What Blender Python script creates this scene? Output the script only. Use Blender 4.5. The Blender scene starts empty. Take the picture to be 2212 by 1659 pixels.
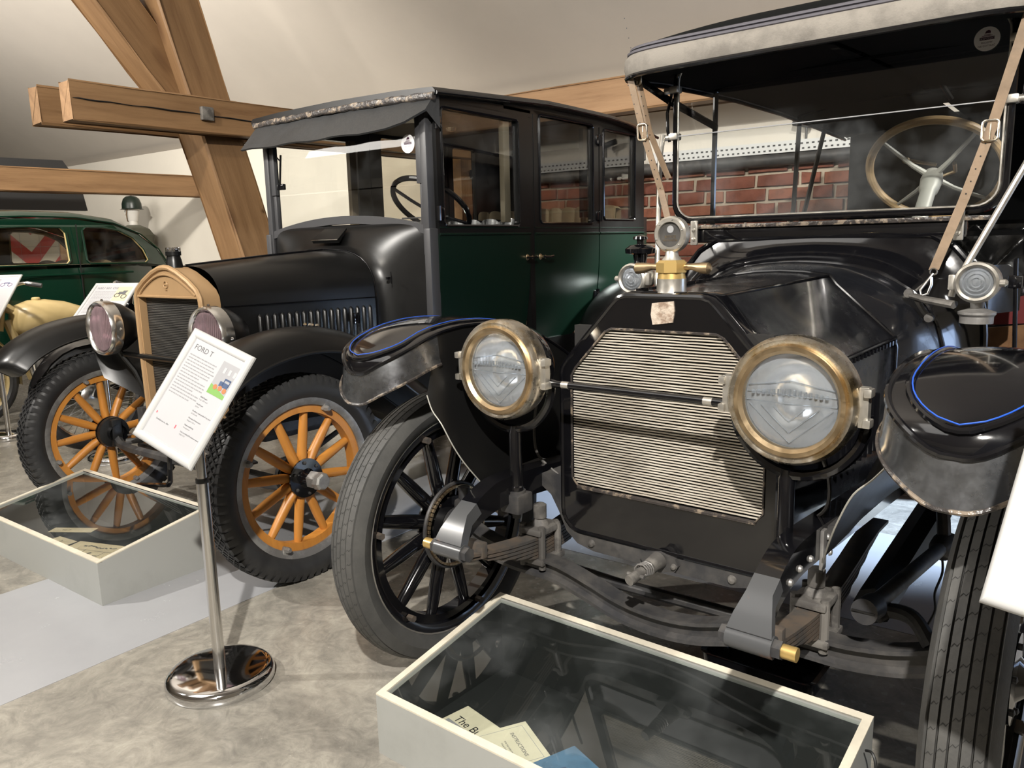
import bpy, bmesh, math, random
from math import sin, cos, pi, radians, sqrt
from mathutils import Vector as V3, Matrix, geometry
random.seed(7)
sc = bpy.context.scene
col = sc.collection

# ---------------------------------------------------------------- camera, world, lights, exposure
cd = bpy.data.cameras.new('camera'); cam = bpy.data.objects.new('camera', cd); col.objects.link(cam)
R_ = V3((0.80251726, 0.59615179, -0.02385569)); U_ = V3((-0.08536804, 0.15430825, 0.98432782)); F_ = V3((-0.59048992, 0.78790355, -0.17472735))
m = Matrix((( R_.x, U_.x, -F_.x, 3.04744594), (R_.y, U_.y, -F_.y, -1.80110809), (R_.z, U_.z, -F_.z, 1.21610237), (0, 0, 0, 1)))
cam.matrix_world = m
cd.sensor_width = 36; cd.lens = 27.96; cd.clip_start = 0.05; cd.clip_end = 100
sc.camera = cam
sc.view_settings.view_transform = 'Standard'; sc.view_settings.look = 'None'
sc.view_settings.gamma = 1; sc.view_settings.use_curve_mapping = False
sc.view_settings.exposure = 1.35
sc.cycles.use_denoising = True
sc.cycles.max_bounces = 10; sc.cycles.transparent_max_bounces = 16
sc.cycles.caustics_reflective = False; sc.cycles.caustics_refractive = False
sc.cycles.sample_clamp_indirect = 6

w = bpy.data.worlds.new('world'); sc.world = w; w.use_nodes = True
w.node_tree.nodes['Background'].inputs[0].default_value = (0.9, 0.86, 0.8, 1)
w.node_tree.nodes['Background'].inputs[1].default_value = 0.25

def light(kind, name, loc, target, power, color=(1, 1, 1), size=0.1, angle=60, blend=0.3, size_y=None):
    l = bpy.data.lights.new(name, kind); o = bpy.data.objects.new(name, l); col.objects.link(o)
    l.energy = power; l.color = color
    if kind == 'SPOT': l.spot_size = radians(angle); l.spot_blend = blend; l.shadow_soft_size = size
    elif kind == 'AREA':
        l.size = size
        if size_y: l.shape = 'RECTANGLE'; l.size_y = size_y
    else: l.shadow_soft_size = size
    o.location = loc
    d = V3(target) - V3(loc); o.rotation_euler = d.to_track_quat('-Z', 'Y').to_euler()
    return o
WARM = (1.0, 0.955, 0.89)
light('SPOT', 'track_spot_behind', (3.67, -2.96, 3.4), (1.9, 0.2, 0.7), 490, WARM, 0.045, 75, 0.5)
light('SPOT', 'track_spot_left', (-1.5, -2.6, 3.2), (0.6, 0.0, 0.4), 190, WARM, 0.045, 80, 0.5)
light('SPOT', 'track_spot_right', (5.4, 0.9, 3.0), (0.6, 2.2, 0.8), 170, (1.0, 0.98, 0.95), 0.12, 40, 0.6)
light('SPOT', 'track_spot_beam', (0.6, -3.2, 3.4), (-1.6, 1.2, 1.9), 170, (1.0, 0.93, 0.82), 0.08, 60, 0.7)
light('SPOT', 'track_spot_wall', (-2.2, -1.0, 3.6), (-5.4, 3.8, 1.6), 420, (1.0, 0.94, 0.85), 0.1, 100, 0.8)
light('SPOT', 'track_spot_far_left', (-2.6, -2.6, 3.6), (-3.4, 0.9, 0.8), 130, (1.0, 0.94, 0.86), 0.08, 80, 0.7)
light('SPOT', 'track_spot_brick', (2.8, 0.6, 3.1), (1.2, 3.9, 1.5), 85, (1.0, 0.93, 0.85), 0.06, 70, 0.7)
light('AREA', 'overhead_fill', (0.2, -2.6, 4.4), (0.2, 0.6, 0), 14, (1.0, 0.97, 0.93), 2.2)  # soft unseen fill added overhead for general brightness
light('AREA', 'ceiling_uplight', (-1.0, -1.5, 2.9), (-1.0, 0.6, 4.6), 50, (1.0, 0.95, 0.88), 2.5)
light('AREA', 'ceiling_uplight_left', (-6.0, -1.0, 2.9), (-6.0, 1.4, 4.2), 48, (1.0, 0.95, 0.88), 2.5)
light('AREA', 'front_wall_fill', (4.6, -4.6, 3.4), (2.5, -7.0, 1.6), 18, (1.0, 0.97, 0.93), 2.0)  # unseen fill added near the front wall so chrome reflects a brighter room
light('AREA', 'window_daylight', (5.85, 2.4, 1.2), (2.6, 1.0, 0.0), 4, (0.5, 0.68, 1.0), 0.8)
light('SPOT', 'rear_door_glow_fill', (1.5, 3.45, 1.95), (0.6, 2.6, 0.9), 260, (0.92, 1.0, 0.95), 0.12, 38, 1.0)  # unseen helper spot added to make the green glow on the rear door
light('SPOT', 'window_sunbeam', (5.9, 2.7, 1.15), (2.75, 1.9, 0.0), 4000, (0.6, 0.76, 1.0), 0.1, 25, 0.9)

# ---------------------------------------------------------------- materials
MATS = {}
def nt(name):
    mm = bpy.data.materials.new(name); mm.use_nodes = True
    n = mm.node_tree.nodes; l = mm.node_tree.links
    return mm, n, l, n['Principled BSDF']
def sock(b, k, v): b.inputs[k].default_value = v
def mat(name, color, rough=0.5, metal=0.0, coat=0.0, var=0.0, vscale=6, bump=0.0, bscale=60, rvar=0.0, color2=None, stretch=(1, 1, 1), spec=None, c2amt=(0.45, 0.6), emis=None, sheen=0):
    mm, n, l, b = nt(name)
    c = (*color, 1)
    sock(b, 'Base Color', c); sock(b, 'Roughness', rough); sock(b, 'Metallic', metal)
    if coat: sock(b, 'Coat Weight', coat); sock(b, 'Coat Roughness', 0.05)
    if spec is not None: sock(b, 'Specular IOR Level', spec)
    if emis: sock(b, 'Emission Color', (*emis[0], 1)); sock(b, 'Emission Strength', emis[1])
    if var or rvar or color2 or bump:
        tc = n.new('ShaderNodeTexCoord'); mp = n.new('ShaderNodeMapping'); l.new(tc.outputs['Object'], mp.inputs[0])
        mp.inputs['Scale'].default_value = stretch
    if var or color2:
        t = n.new('ShaderNodeTexNoise'); t.inputs['Scale'].default_value = vscale; t.inputs['Detail'].default_value = 6; t.inputs['Roughness'].default_value = 0.65
        l.new(mp.outputs[0], t.inputs['Vector'])
        r = n.new('ShaderNodeValToRGB'); l.new(t.outputs[0], r.inputs[0])
        c2 = color2 if color2 else tuple(x * (1 - var) for x in color)
        c1 = color if color2 else tuple(min(1, x * (1 + var * 0.6)) for x in color)
        r.color_ramp.elements[0].color = (*c2, 1); r.color_ramp.elements[1].color = (*c1, 1)
        r.color_ramp.elements[0].position = c2amt[0] - (0 if color2 else 0.12); r.color_ramp.elements[1].position = c2amt[1]
        l.new(r.outputs[0], b.inputs['Base Color'])
    if rvar:
        t2 = n.new('ShaderNodeTexNoise'); t2.inputs['Scale'].default_value = vscale * 1.7; t2.inputs['Detail'].default_value = 8; t2.inputs['Roughness'].default_value = 0.7
        l.new(mp.outputs[0], t2.inputs['Vector'])
        mr = n.new('ShaderNodeMapRange'); mr.inputs[1].default_value = 0.4; mr.inputs[2].default_value = 0.7
        mr.inputs[3].default_value = rough; mr.inputs[4].default_value = min(1, rough + rvar)
        l.new(t2.outputs[0], mr.inputs[0]); l.new(mr.outputs[0], b.inputs['Roughness'])
    if bump:
        t3 = n.new('ShaderNodeTexNoise'); t3.inputs['Scale'].default_value = bscale; t3.inputs['Detail'].default_value = 4
        l.new(mp.outputs[0], t3.inputs['Vector'])
        bp = n.new('ShaderNodeBump'); bp.inputs['Strength'].default_value = bump; bp.inputs['Distance'].default_value = 0.004
        l.new(t3.outputs[0], bp.inputs['Height']); l.new(bp.outputs[0], b.inputs['Normal'])
    MATS[name] = mm; return mm

def wood(name, c1, c2, axis=0, rough=0.6, scale=1.0, knots=True, crack=True):
    mm, n, l, b = nt(name)
    tc = n.new('ShaderNodeTexCoord'); mp = n.new('ShaderNodeMapping'); l.new(tc.outputs['Object'], mp.inputs[0])
    s = [7 * scale] * 3; s[axis] = 0.55 * scale; mp.inputs['Scale'].default_value = s
    t = n.new('ShaderNodeTexNoise'); t.inputs['Scale'].default_value = 2.2; t.inputs['Detail'].default_value = 9; t.inputs['Roughness'].default_value = 0.68; t.inputs['Distortion'].default_value = 0.15
    l.new(mp.outputs[0], t.inputs['Vector'])
    r = n.new('ShaderNodeValToRGB'); l.new(t.outputs[0], r.inputs[0])
    e = r.color_ramp.elements; e[0].position = 0.3; e[0].color = (*c2, 1); e[1].position = 0.62; e[1].color = (*c1, 1)
    m3 = r.color_ramp.elements.new(0.42); m3.color = tuple((a + bb) / 2 for a, bb in zip(c1, c2)) + (1,)
    last = r.outputs[0]
    if knots:
        mp2 = n.new('ShaderNodeMapping'); l.new(tc.outputs['Object'], mp2.inputs[0]); s2 = [4.2] * 3; s2[axis] = 2.2; mp2.inputs['Scale'].default_value = s2
        v = n.new('ShaderNodeTexVoronoi'); v.inputs['Scale'].default_value = 1.0; l.new(mp2.outputs[0], v.inputs['Vector'])
        cr = n.new('ShaderNodeValToRGB'); l.new(v.outputs['Distance'], cr.inputs[0])
        cr.color_ramp.elements[0].position = 0.07; cr.color_ramp.elements[0].color = (0.3, 0.2, 0.13, 1)
        cr.color_ramp.elements[1].position = 0.27; cr.color_ramp.elements[1].color = (1, 1, 1, 1)
        mx = n.new('ShaderNodeMixRGB'); mx.blend_type = 'MULTIPLY'; mx.inputs[0].default_value = 0.8
        l.new(last, mx.inputs[1]); l.new(cr.outputs[0], mx.inputs[2]); last = mx.outputs[0]
    l.new(last, b.inputs['Base Color']); sock(b, 'Roughness', rough)
    bp = n.new('ShaderNodeBump'); bp.inputs['Strength'].default_value = 0.5; bp.inputs['Distance'].default_value = 0.006
    l.new(t.outputs[0], bp.inputs['Height']); l.new(bp.outputs[0], b.inputs['Normal'])
    MATS[name] = mm; return mm

def glass(name, tint=(0.93, 0.97, 0.95), dust=0.03, refl=1.0):
    mm = bpy.data.materials.new(name); mm.use_nodes = True; n = mm.node_tree.nodes; l = mm.node_tree.links; n.clear()
    out = n.new('ShaderNodeOutputMaterial'); tr = n.new('ShaderNodeBsdfTransparent'); tr.inputs[0].default_value = (*tint, 1)
    gl = n.new('ShaderNodeBsdfGlossy'); gl.inputs['Roughness'].default_value = 0.015
    gl.inputs[0].default_value = (refl, refl, refl, 1)
    fr = n.new('ShaderNodeFresnel'); ge = n.new('ShaderNodeNewGeometry'); io = n.new('ShaderNodeMapRange')
    io.inputs[3].default_value = 1.5; io.inputs[4].default_value = 1 / 1.5; l.new(ge.outputs['Backfacing'], io.inputs[0]); l.new(io.outputs[0], fr.inputs[0])
    mx = n.new('ShaderNodeMixShader'); l.new(fr.outputs[0], mx.inputs[0]); l.new(tr.outputs[0], mx.inputs[1]); l.new(gl.outputs[0], mx.inputs[2])
    df = n.new('ShaderNodeBsdfDiffuse'); df.inputs[0].default_value = (0.75, 0.78, 0.8, 1)
    tc = n.new('ShaderNodeTexCoord'); t = n.new('ShaderNodeTexNoise'); t.inputs['Scale'].default_value = 5; t.inputs['Detail'].default_value = 8
    l.new(tc.outputs['Object'], t.inputs['Vector'])
    mr = n.new('ShaderNodeMapRange'); mr.inputs[1].default_value = 0.45; mr.inputs[2].default_value = 0.75; mr.inputs[3].default_value = 0.0; mr.inputs[4].default_value = dust
    l.new(t.outputs[0], mr.inputs[0])
    m2 = n.new('ShaderNodeMixShader'); l.new(mr.outputs[0], m2.inputs[0]); l.new(mx.outputs[0], m2.inputs[1]); l.new(df.outputs[0], m2.inputs[2])
    l.new(m2.outputs[0], out.inputs[0]); MATS[name] = mm; return mm

mat('black_gloss', (0.004, 0.004, 0.005), 0.06, rvar=0.16, vscale=3, coat=0.5)
mat('black_worn', (0.008, 0.0085, 0.0105), 0.1, rvar=0.3, vscale=3, color2=(0.02, 0.022, 0.025), c2amt=(0.28, 0.40), coat=0.3)
mat('black_satin', (0.004, 0.004, 0.004), 0.3, rvar=0.06, vscale=2)
mat('charcoal_satin', (0.045, 0.045, 0.048), 0.42)
mat('green_satin', (0.0022, 0.011, 0.0065), 0.3)
mat('green_gloss', (0.003, 0.018, 0.010), 0.12, coat=0.3)
mat('grey_metal_skirt', (0.10, 0.10, 0.105), 0.16, metal=0.9, rvar=0.3, vscale=5, color2=(0.26, 0.27, 0.28), c2amt=(0.4, 0.7))
mat('gold_paint', (0.40, 0.255, 0.13), 0.42, metal=0.25, var=0.06)
mat('chrome', (0.75, 0.75, 0.76), 0.07, metal=1.0)
mat('brushed_chrome', (0.7, 0.69, 0.67), 0.2, metal=1.0)
mat('nickel', (0.8, 0.74, 0.64), 0.22, metal=1.0, rvar=0.2, vscale=14, color2=(0.55, 0.42, 0.24), c2amt=(0.36, 0.52))
mat('nickel_pale', (0.62, 0.59, 0.53), 0.28, metal=0.85, rvar=0.2, vscale=14)
mat('aluminium_dull', (0.36, 0.35, 0.31), 0.5, metal=0.3)
mat('groove_dark', (0.022, 0.022, 0.021), 0.8)
mat('brass', (0.62, 0.47, 0.29), 0.28, metal=1.0, rvar=0.2, vscale=14)
mat('yellow_brass', (0.66, 0.46, 0.17), 0.35, metal=0.7)
mat('rubber', (0.018, 0.018, 0.019), 0.5, color2=(0.03, 0.03, 0.03), vscale=5)
mat('rubber_grey', (0.05, 0.05, 0.048), 0.6, color2=(0.085, 0.083, 0.078), vscale=7, c2amt=(0.35, 0.65), bump=0.15, bscale=120)
mat('iron', (0.03, 0.03, 0.032), 0.45, color2=(0.075, 0.07, 0.065), vscale=12, c2amt=(0.35, 0.6), rvar=0.2)
mat('iron_dusty', (0.16, 0.15, 0.135), 0.55, color2=(0.07, 0.065, 0.06), vscale=14, rvar=0.2)
mat('rust_iron', (0.06, 0.055, 0.05), 0.45, color2=(0.105, 0.08, 0.06), vscale=16, c2amt=(0.4, 0.6))
mat('grey_primer', (0.065, 0.067, 0.07), 0.28, color2=(0.2, 0.1, 0.06), vscale=9, c2amt=(0.33, 0.42))
mat('zinc', (0.4, 0.39, 0.37), 0.5, metal=0.6, color2=(0.25, 0.24, 0.23), vscale=9)
mat('fin_metal', (0.78, 0.72, 0.62), 0.45, metal=0.35, color2=(0.6, 0.54, 0.45), vscale=5)
mat('fin_dark', (0.12, 0.115, 0.105), 0.45, metal=0.6)
mat('dark_core', (0.012, 0.011, 0.01), 0.8)
wood('amber_wood', (0.55, 0.235, 0.045), (0.4, 0.15, 0.025), 2, 0.35, 1.5, knots=False)
wood('tan_wood_rim', (0.52, 0.36, 0.19), (0.36, 0.23, 0.11), 0, 0.3, 2, knots=False)
BW1, BW2 = (0.235, 0.135, 0.062), (0.13, 0.066, 0.026)
wood('beam_wood_x', BW1, BW2, 0); wood('beam_wood_y', BW1, BW2, 1); wood('beam_wood_z', BW1, BW2, 2)
wood('pale_beam_wood', (0.34, 0.205, 0.105), (0.22, 0.12, 0.055), 0)
wood('brown_board', (0.16, 0.085, 0.04), (0.08, 0.04, 0.02), 1, 0.3)
mat('leather_tan', (0.235, 0.165, 0.105), 0.5, var=0.25, vscale=9, bump=0.2)
mat('leather_black', (0.006, 0.006, 0.006), 0.2, bump=0.15, bscale=90)
mat('leatherette', (0.03, 0.031, 0.032), 0.42, bump=0.4, bscale=50, rvar=0.15)
mat('worn_edge', (0.035, 0.03, 0.028), 0.3, color2=(0.2, 0.16, 0.12), vscale=30, c2amt=(0.42, 0.5), bump=0.8, bscale=80)
mat('canvas_grey', (0.24, 0.22, 0.19), 0.8, color2=(0.165, 0.15, 0.13), vscale=7, c2amt=(0.38, 0.55), bump=0.3, bscale=200)
mat('canvas_black', (0.006, 0.0065, 0.0065), 0.85, spec=0.1)
mat('dark_red', (0.1, 0.012, 0.012), 0.4)
mat('canvas_piping', (0.09, 0.085, 0.1), 0.6)
mat('white_plastic', (0.5, 0.5, 0.49), 0.35)
mat('sticker_white', (0.85, 0.84, 0.85), 0.5)
mat('garnish', (0.12, 0.10, 0.065), 0.6)
mat('paper_white', (0.42, 0.417, 0.43), 0.6)
mat('print_grey', (0.26, 0.26, 0.265), 0.7); mat('print_dark', (0.10, 0.10, 0.105), 0.7); mat('print_black', (0.02, 0.02, 0.02), 0.7)
mat('print_green', (0.17, 0.34, 0.08), 0.7); mat('print_blue', (0.05, 0.08, 0.16), 0.7); mat('print_orange', (0.42, 0.16, 0.06), 0.7)
mat('print_pink', (0.6, 0.45, 0.5), 0.7); mat('print_purple', (0.06, 0.015, 0.04), 0.6); mat('print_red', (0.7, 0.08, 0.1), 0.6)
mat('print_pale', (0.32, 0.32, 0.33), 0.7); mat('print_yellow', (0.62, 0.52, 0.3), 0.7)
mat('blue_stripe', (0.02, 0.09, 0.5), 0.3)
mat('case_white', (0.35, 0.355, 0.335), 0.5, color2=(0.30, 0.305, 0.285), vscale=3, c2amt=(0.3, 0.5))
mat('case_edge', (0.62, 0.57, 0.46), 0.6, var=0.15)
mat('case_felt', (0.012, 0.013, 0.013), 0.75)
mat('old_paper', (0.62, 0.5, 0.33), 0.8, var=0.15, vscale=12)
mat('cream_paper', (0.72, 0.65, 0.48), 0.8, var=0.08, vscale=12)
mat('blue_cover', (0.07, 0.16, 0.27), 0.7, var=0.2, vscale=15)
mat('red_lamp', (0.75, 0.02, 0.01), 0.15, emis=((1, 0.04, 0.02), 0.35))
mat('tan_paint', (0.42, 0.32, 0.15), 0.3, var=0.05)
mat('cream_leather', (0.42, 0.36, 0.26), 0.55, var=0.2, vscale=5)
mat('brown_trim', (0.1, 0.075, 0.045), 0.7)
mat('dark_panel', (0.02, 0.02, 0.021), 0.7)
mat('red_panel', (0.42, 0.03, 0.03), 0.5); mat('white_panel', (0.62, 0.6, 0.55), 0.6, var=0.06)
mat('helmet_green', (0.01, 0.02, 0.014), 0.35); mat('mannequin_white', (0.75, 0.73, 0.68), 0.5); mat('uniform_grey', (0.13, 0.13, 0.1), 0.9)
mat('tray_white', (0.62, 0.62, 0.6), 0.4); mat('black_plain', (0.006, 0.006, 0.006), 0.5)
mat('plaster', (0.70, 0.66, 0.58), 0.85, var=0.04, vscale=0.8)
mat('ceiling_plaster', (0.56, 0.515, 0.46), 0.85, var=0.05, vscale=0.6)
mat('mortar', (0.45, 0.38, 0.29), 0.9, var=0.15, vscale=20, bump=0.5)
for i, c in enumerate([(0.29, 0.105, 0.06), (0.24, 0.08, 0.05), (0.34, 0.145, 0.085), (0.19, 0.065, 0.042)]):
    mat('brick_%d' % i, c, 0.85, color2=tuple(x * 0.62 for x in c), vscale=18, c2amt=(0.3, 0.55), bump=0.9, bscale=45)
mat('blue_lens', (0.3, 0.4, 0.55), 0.05)
glass('clear_glass', (0.975, 0.98, 0.975), 0.012); glass('dusty_glass', (0.94, 0.955, 0.955), 0.05); glass('smoky_glass', (0.75, 0.73, 0.68), 0.02); glass('case_glass', (0.95, 0.97, 0.96), 0.03, 1.0)

def lens(name, tint, rough=0.08, tw_=0.6, bs=0.5):
    mm, n, l, b = nt(name)
    sock(b, 'Base Color', (*tint, 1)); sock(b, 'Roughness', rough); sock(b, 'Transmission Weight', tw_); sock(b, 'IOR', 1.3)
    tc = n.new('ShaderNodeTexCoord'); wv = n.new('ShaderNodeTexWave'); wv.bands_direction = 'X'; wv.inputs['Scale'].default_value = 26
    l.new(tc.outputs['Object'], wv.inputs['Vector'])
    bp = n.new('ShaderNodeBump'); bp.inputs['Strength'].default_value = bs; bp.inputs['Distance'].default_value = 0.003
    l.new(wv.outputs[0], bp.inputs['Height']); l.new(bp.outputs[0], b.inputs['Normal'])
    MATS[name] = mm
lens('violet_lens', (0.80, 0.62, 0.66), 0.06, 0.85, 0.35); lens('reflection_tint_lens', (0.84, 0.92, 1.0), 0.02, 0.86, 0.1)  # second lens: bluish window reflection put into the glass tint
mat('reflector', (0.9, 0.9, 0.92), 0.16, metal=1.0)

# concrete and painted lane floor
def floor_mat():
    mm, n, l, b = nt('concrete_floor')
    tc = n.new('ShaderNodeTexCoord')
    t = n.new('ShaderNodeTexNoise'); t.inputs['Scale'].default_value = 2.2; t.inputs['Detail'].default_value = 10; t.inputs['Roughness'].default_value = 0.7; t.inputs['Distortion'].default_value = 1.2
    l.new(tc.outputs['Object'], t.inputs['Vector'])
    r = n.new('ShaderNodeValToRGB'); l.new(t.outputs[0], r.inputs[0])
    e = r.color_ramp.elements; e[0].position = 0.36; e[0].color = (0.19, 0.18, 0.16, 1); e[1].position = 0.66; e[1].color = (0.37, 0.35, 0.305, 1)
    a = r.color_ramp.elements.new(0.5); a.color = (0.265, 0.25, 0.22, 1)
    v = n.new('ShaderNodeTexNoise'); v.inputs['Scale'].default_value = 9; v.inputs['Detail'].default_value = 12; v.inputs['Roughness'].default_value = 0.75; v.inputs['Distortion'].default_value = 2.5
    l.new(tc.outputs['Object'], v.inputs['Vector'])
    cr = n.new('ShaderNodeValToRGB'); l.new(v.outputs[0], cr.inputs[0])
    cr.color_ramp.elements[0].position = 0.38; cr.color_ramp.elements[0].color = (0.8, 0.79, 0.78, 1); cr.color_ramp.elements[1].position = 0.6; cr.color_ramp.elements[1].color = (1.14, 1.13, 1.1, 1)
    mx = n.new('ShaderNodeMixRGB'); mx.blend_type = 'MULTIPLY'; mx.inputs[0].default_value = 1; l.new(r.outputs[0], mx.inputs[1]); l.new(cr.outputs[0], mx.inputs[2])
    l.new(mx.outputs[0], b.inputs['Base Color']); sock(b, 'Roughness', 0.22); sock(b, 'Specular IOR Level', 0.5)
    t2 = n.new('ShaderNodeTexNoise'); t2.inputs['Scale'].default_value = 25; l.new(tc.outputs['Object'], t2.inputs['Vector'])
    mr = n.new('ShaderNodeMapRange'); mr.inputs[3].default_value = 0.16; mr.inputs[4].default_value = 0.34; l.new(t2.outputs[0], mr.inputs[0]); l.new(mr.outputs[0], b.inputs['Roughness'])
    MATS['concrete_floor'] = mm
floor_mat()
mat('lane_paint', (0.36, 0.365, 0.38), 0.18, rvar=0.12, vscale=4, var=0.03)

# ---------------------------------------------------------------- mesh helpers
class MB:
    def __init__(s): s.v = []; s.f = []
    def add(s, vs, fs, M=None):
        o = len(s.v)
        s.v += [tuple(M @ V3(p)) if M else tuple(p) for p in vs]
        s.f += [tuple(i + o for i in f) for f in fs]; return s
    def box(s, c, d, rot=None, bev=0.0):
        x, y, z = d[0] / 2, d[1] / 2, d[2] / 2
        M = Matrix.Translation(c) @ (rot.to_4x4() if rot is not None else Matrix.Identity(4))
        if not bev:
            vs = [(sx * x, sy * y, sz * z) for sx in (-1, 1) for sy in (-1, 1) for sz in (-1, 1)]
            return s.add(vs, [(0, 1, 3, 2), (4, 6, 7, 5), (0, 4, 5, 1), (2, 3, 7, 6), (0, 2, 6, 4), (1, 5, 7, 3)], M)
        bm = bmesh.new(); bmesh.ops.create_cube(bm, size=1)
        for q in bm.verts: q.co = V3((q.co.x * d[0], q.co.y * d[1], q.co.z * d[2]))
        bmesh.ops.bevel(bm, geom=bm.edges[:], offset=bev, segments=2, affect='EDGES', profile=0.6)
        bm.verts.ensure_lookup_table()
        s.add([q.co.copy() for q in bm.verts], [[q.index for q in f.verts] for f in bm.faces], M); bm.free(); return s
    def tube(s, pts, r, n=8, closed=False, caps=True, flat=None, up=None):
        P = [V3(p) for p in pts]; N = len(P)
        rs = r if isinstance(r, (list, tuple)) else [r] * N
        tang = []
        for i in range(N):
            if closed: t = P[(i + 1) % N] - P[i - 1]
            elif i == 0: t = P[1] - P[0]
            elif i == N - 1: t = P[-1] - P[-2]
            else: t = (P[i + 1] - P[i]).normalized() + (P[i] - P[i - 1]).normalized()
            tang.append(t.normalized())
        u = V3(up) if up else (V3((0, 0, 1)) if abs(tang[0].z) < 0.9 else V3((1, 0, 0)))
        rings = []
        for i in range(N):
            a = u - tang[i] * u.dot(tang[i])
            if a.length < 1e-6: a = tang[i].orthogonal()
            a.normalize(); b = tang[i].cross(a); u = a
            fx, fy = flat if flat else (1, 1)
            rings.append([P[i] + a * (cos(2 * pi * k / n + (pi / n if n == 4 else 0)) * rs[i] * fx) + b * (sin(2 * pi * k / n + (pi / n if n == 4 else 0)) * rs[i] * fy) for k in range(n)])
        return s.loft(rings, True, closed, caps and not closed)
    def loft(s, rings, ring_closed=True, closed=False, caps=False):
        n = len(rings[0]); vs = [p for r in rings for p in r]; fs = []
        m = len(rings); rr = m if closed else m - 1; cc = n if ring_closed else n - 1
        for i in range(rr):
            for k in range(cc):
                a = i * n + k; b = i * n + (k + 1) % n; c = ((i + 1) % m) * n + (k + 1) % n; d = ((i + 1) % m) * n + k
                fs.append((a, b, c, d))
        if caps: fs.append(tuple(range(n))[::-1]); fs.append(tuple((m - 1) * n + k for k in range(n)))
        return s.add(vs, fs)
    def lathe(s, prof, o=(0, 0, 0), axis=(0, 0, 1), n=32, caps=False, ry=1.0):
        # prof: (radius, height along axis)
        ax = V3(axis).normalized(); a = (V3((0, 0, 1)) if abs(ax.z) < 0.9 else V3((1, 0, 0))); a = (a - ax * a.dot(ax)).normalized(); b = ax.cross(a); o = V3(o)
        rings = [[o + ax * h + a * (cos(2 * pi * k / n) * r) + b * (sin(2 * pi * k / n) * r * ry) for k in range(n)] for r, h in prof]
        return s.loft(rings, True, False, caps)
    def torus(s, o, axis, R, r, n=48, k=10, rx=None):
        prof = [(R + cos(2 * pi * i / k) * r, sin(2 * pi * i / k) * (rx or r)) for i in range(k)]
        ax = V3(axis).normalized(); a = (V3((0, 0, 1)) if abs(ax.z) < 0.9 else V3((1, 0, 0))); a = (a - ax * a.dot(ax)).normalized(); b = ax.cross(a); o = V3(o)
        rings = [[o + ax * h + (a * cos(2 * pi * j / n) + b * sin(2 * pi * j / n)) * q for q, h in prof] for j in range(n)]
        return s.loft(rings, True, True)
    def prism(s, poly, z0, z1, M=None):
        n = len(poly); vs = [(x, y, z0) for x, y in poly] + [(x, y, z1) for x, y in poly]
        fs = [tuple(range(n))[::-1], tuple(range(n, 2 * n))] + [(i, (i + 1) % n, n + (i + 1) % n, n + i) for i in range(n)]
        return s.add(vs, fs, M)
    def plate(s, outer, holes, fn, th):
        # outer/holes: 2D loops; fn(a,b,d) -> 3D with d in {0,th}
        loops = [outer] + holes
        tris = geometry.tessellate_polygon([[V3((a, b, 0)) for a, b in L] for L in loops])
        flat = [p for L in loops for p in L]; n = len(flat)
        vs = [fn(a, b, 0) for a, b in flat] + [fn(a, b, th) for a, b in flat]
        fs = [tuple(t) for t in tris] + [tuple(i + n for i in t)[::-1] for t in tris]
        k = 0
        for L in loops:
            for i in range(len(L)): a = k + i; b = k + (i + 1) % len(L); fs.append((a, b, b + n, a + n))
            k += len(L)
        return s.add(vs, fs)
    def obj(s, name, m, parent=None, smooth=True, angle=35, loc=None, kind=None, label=None):
        me = bpy.data.meshes.new(name); me.from_pydata([tuple(p) for p in s.v], [], s.f); me.materials.append(MATS[m]); me.update()
        bm = bmesh.new(); bm.from_mesh(me); bmesh.ops.recalc_face_normals(bm, faces=bm.faces[:]); bm.to_mesh(me); bm.free()
        if smooth: me.shade_smooth(); me.set_sharp_from_angle(angle=radians(angle))
        o = bpy.data.objects.new(name, me); col.objects.link(o)
        if parent: o.parent = parent
        if loc: o.location = loc
        if kind: o['kind'] = kind
        if label: o['label'] = label
        return o
def tag(o, label, cat, group=None):
    o['label'] = label; o['category'] = cat
    if group: o['group'] = group
    return o
def thing(name, label, cat, loc=(0, 0, 0), rot=(0, 0, 0), group=None):
    o = bpy.data.objects.new(name, None); col.objects.link(o); o.location = loc; o.rotation_euler = rot; o.empty_display_size = 0.1
    return tag(o, label, cat, group)
def struct(o): o['kind'] = 'structure'; return o
def rrect(x0, y0, x1, y1, r, n=4):
    P = []
    for cx, cy, a in ((x1 - r, y1 - r, 0), (x0 + r, y1 - r, 90), (x0 + r, y0 + r, 180), (x1 - r, y0 + r, 270)):
        for i in range(n + 1):
            t = radians(a + 90 * i / n); P.append((cx + cos(t) * r, cy + sin(t) * r))
    return P
def copy_tree(o, parent=None, rename=None):
    c = o.copy(); col.objects.link(c); c.parent = parent
    for ch in list(o.children): copy_tree(ch, c)
    return c
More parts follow.
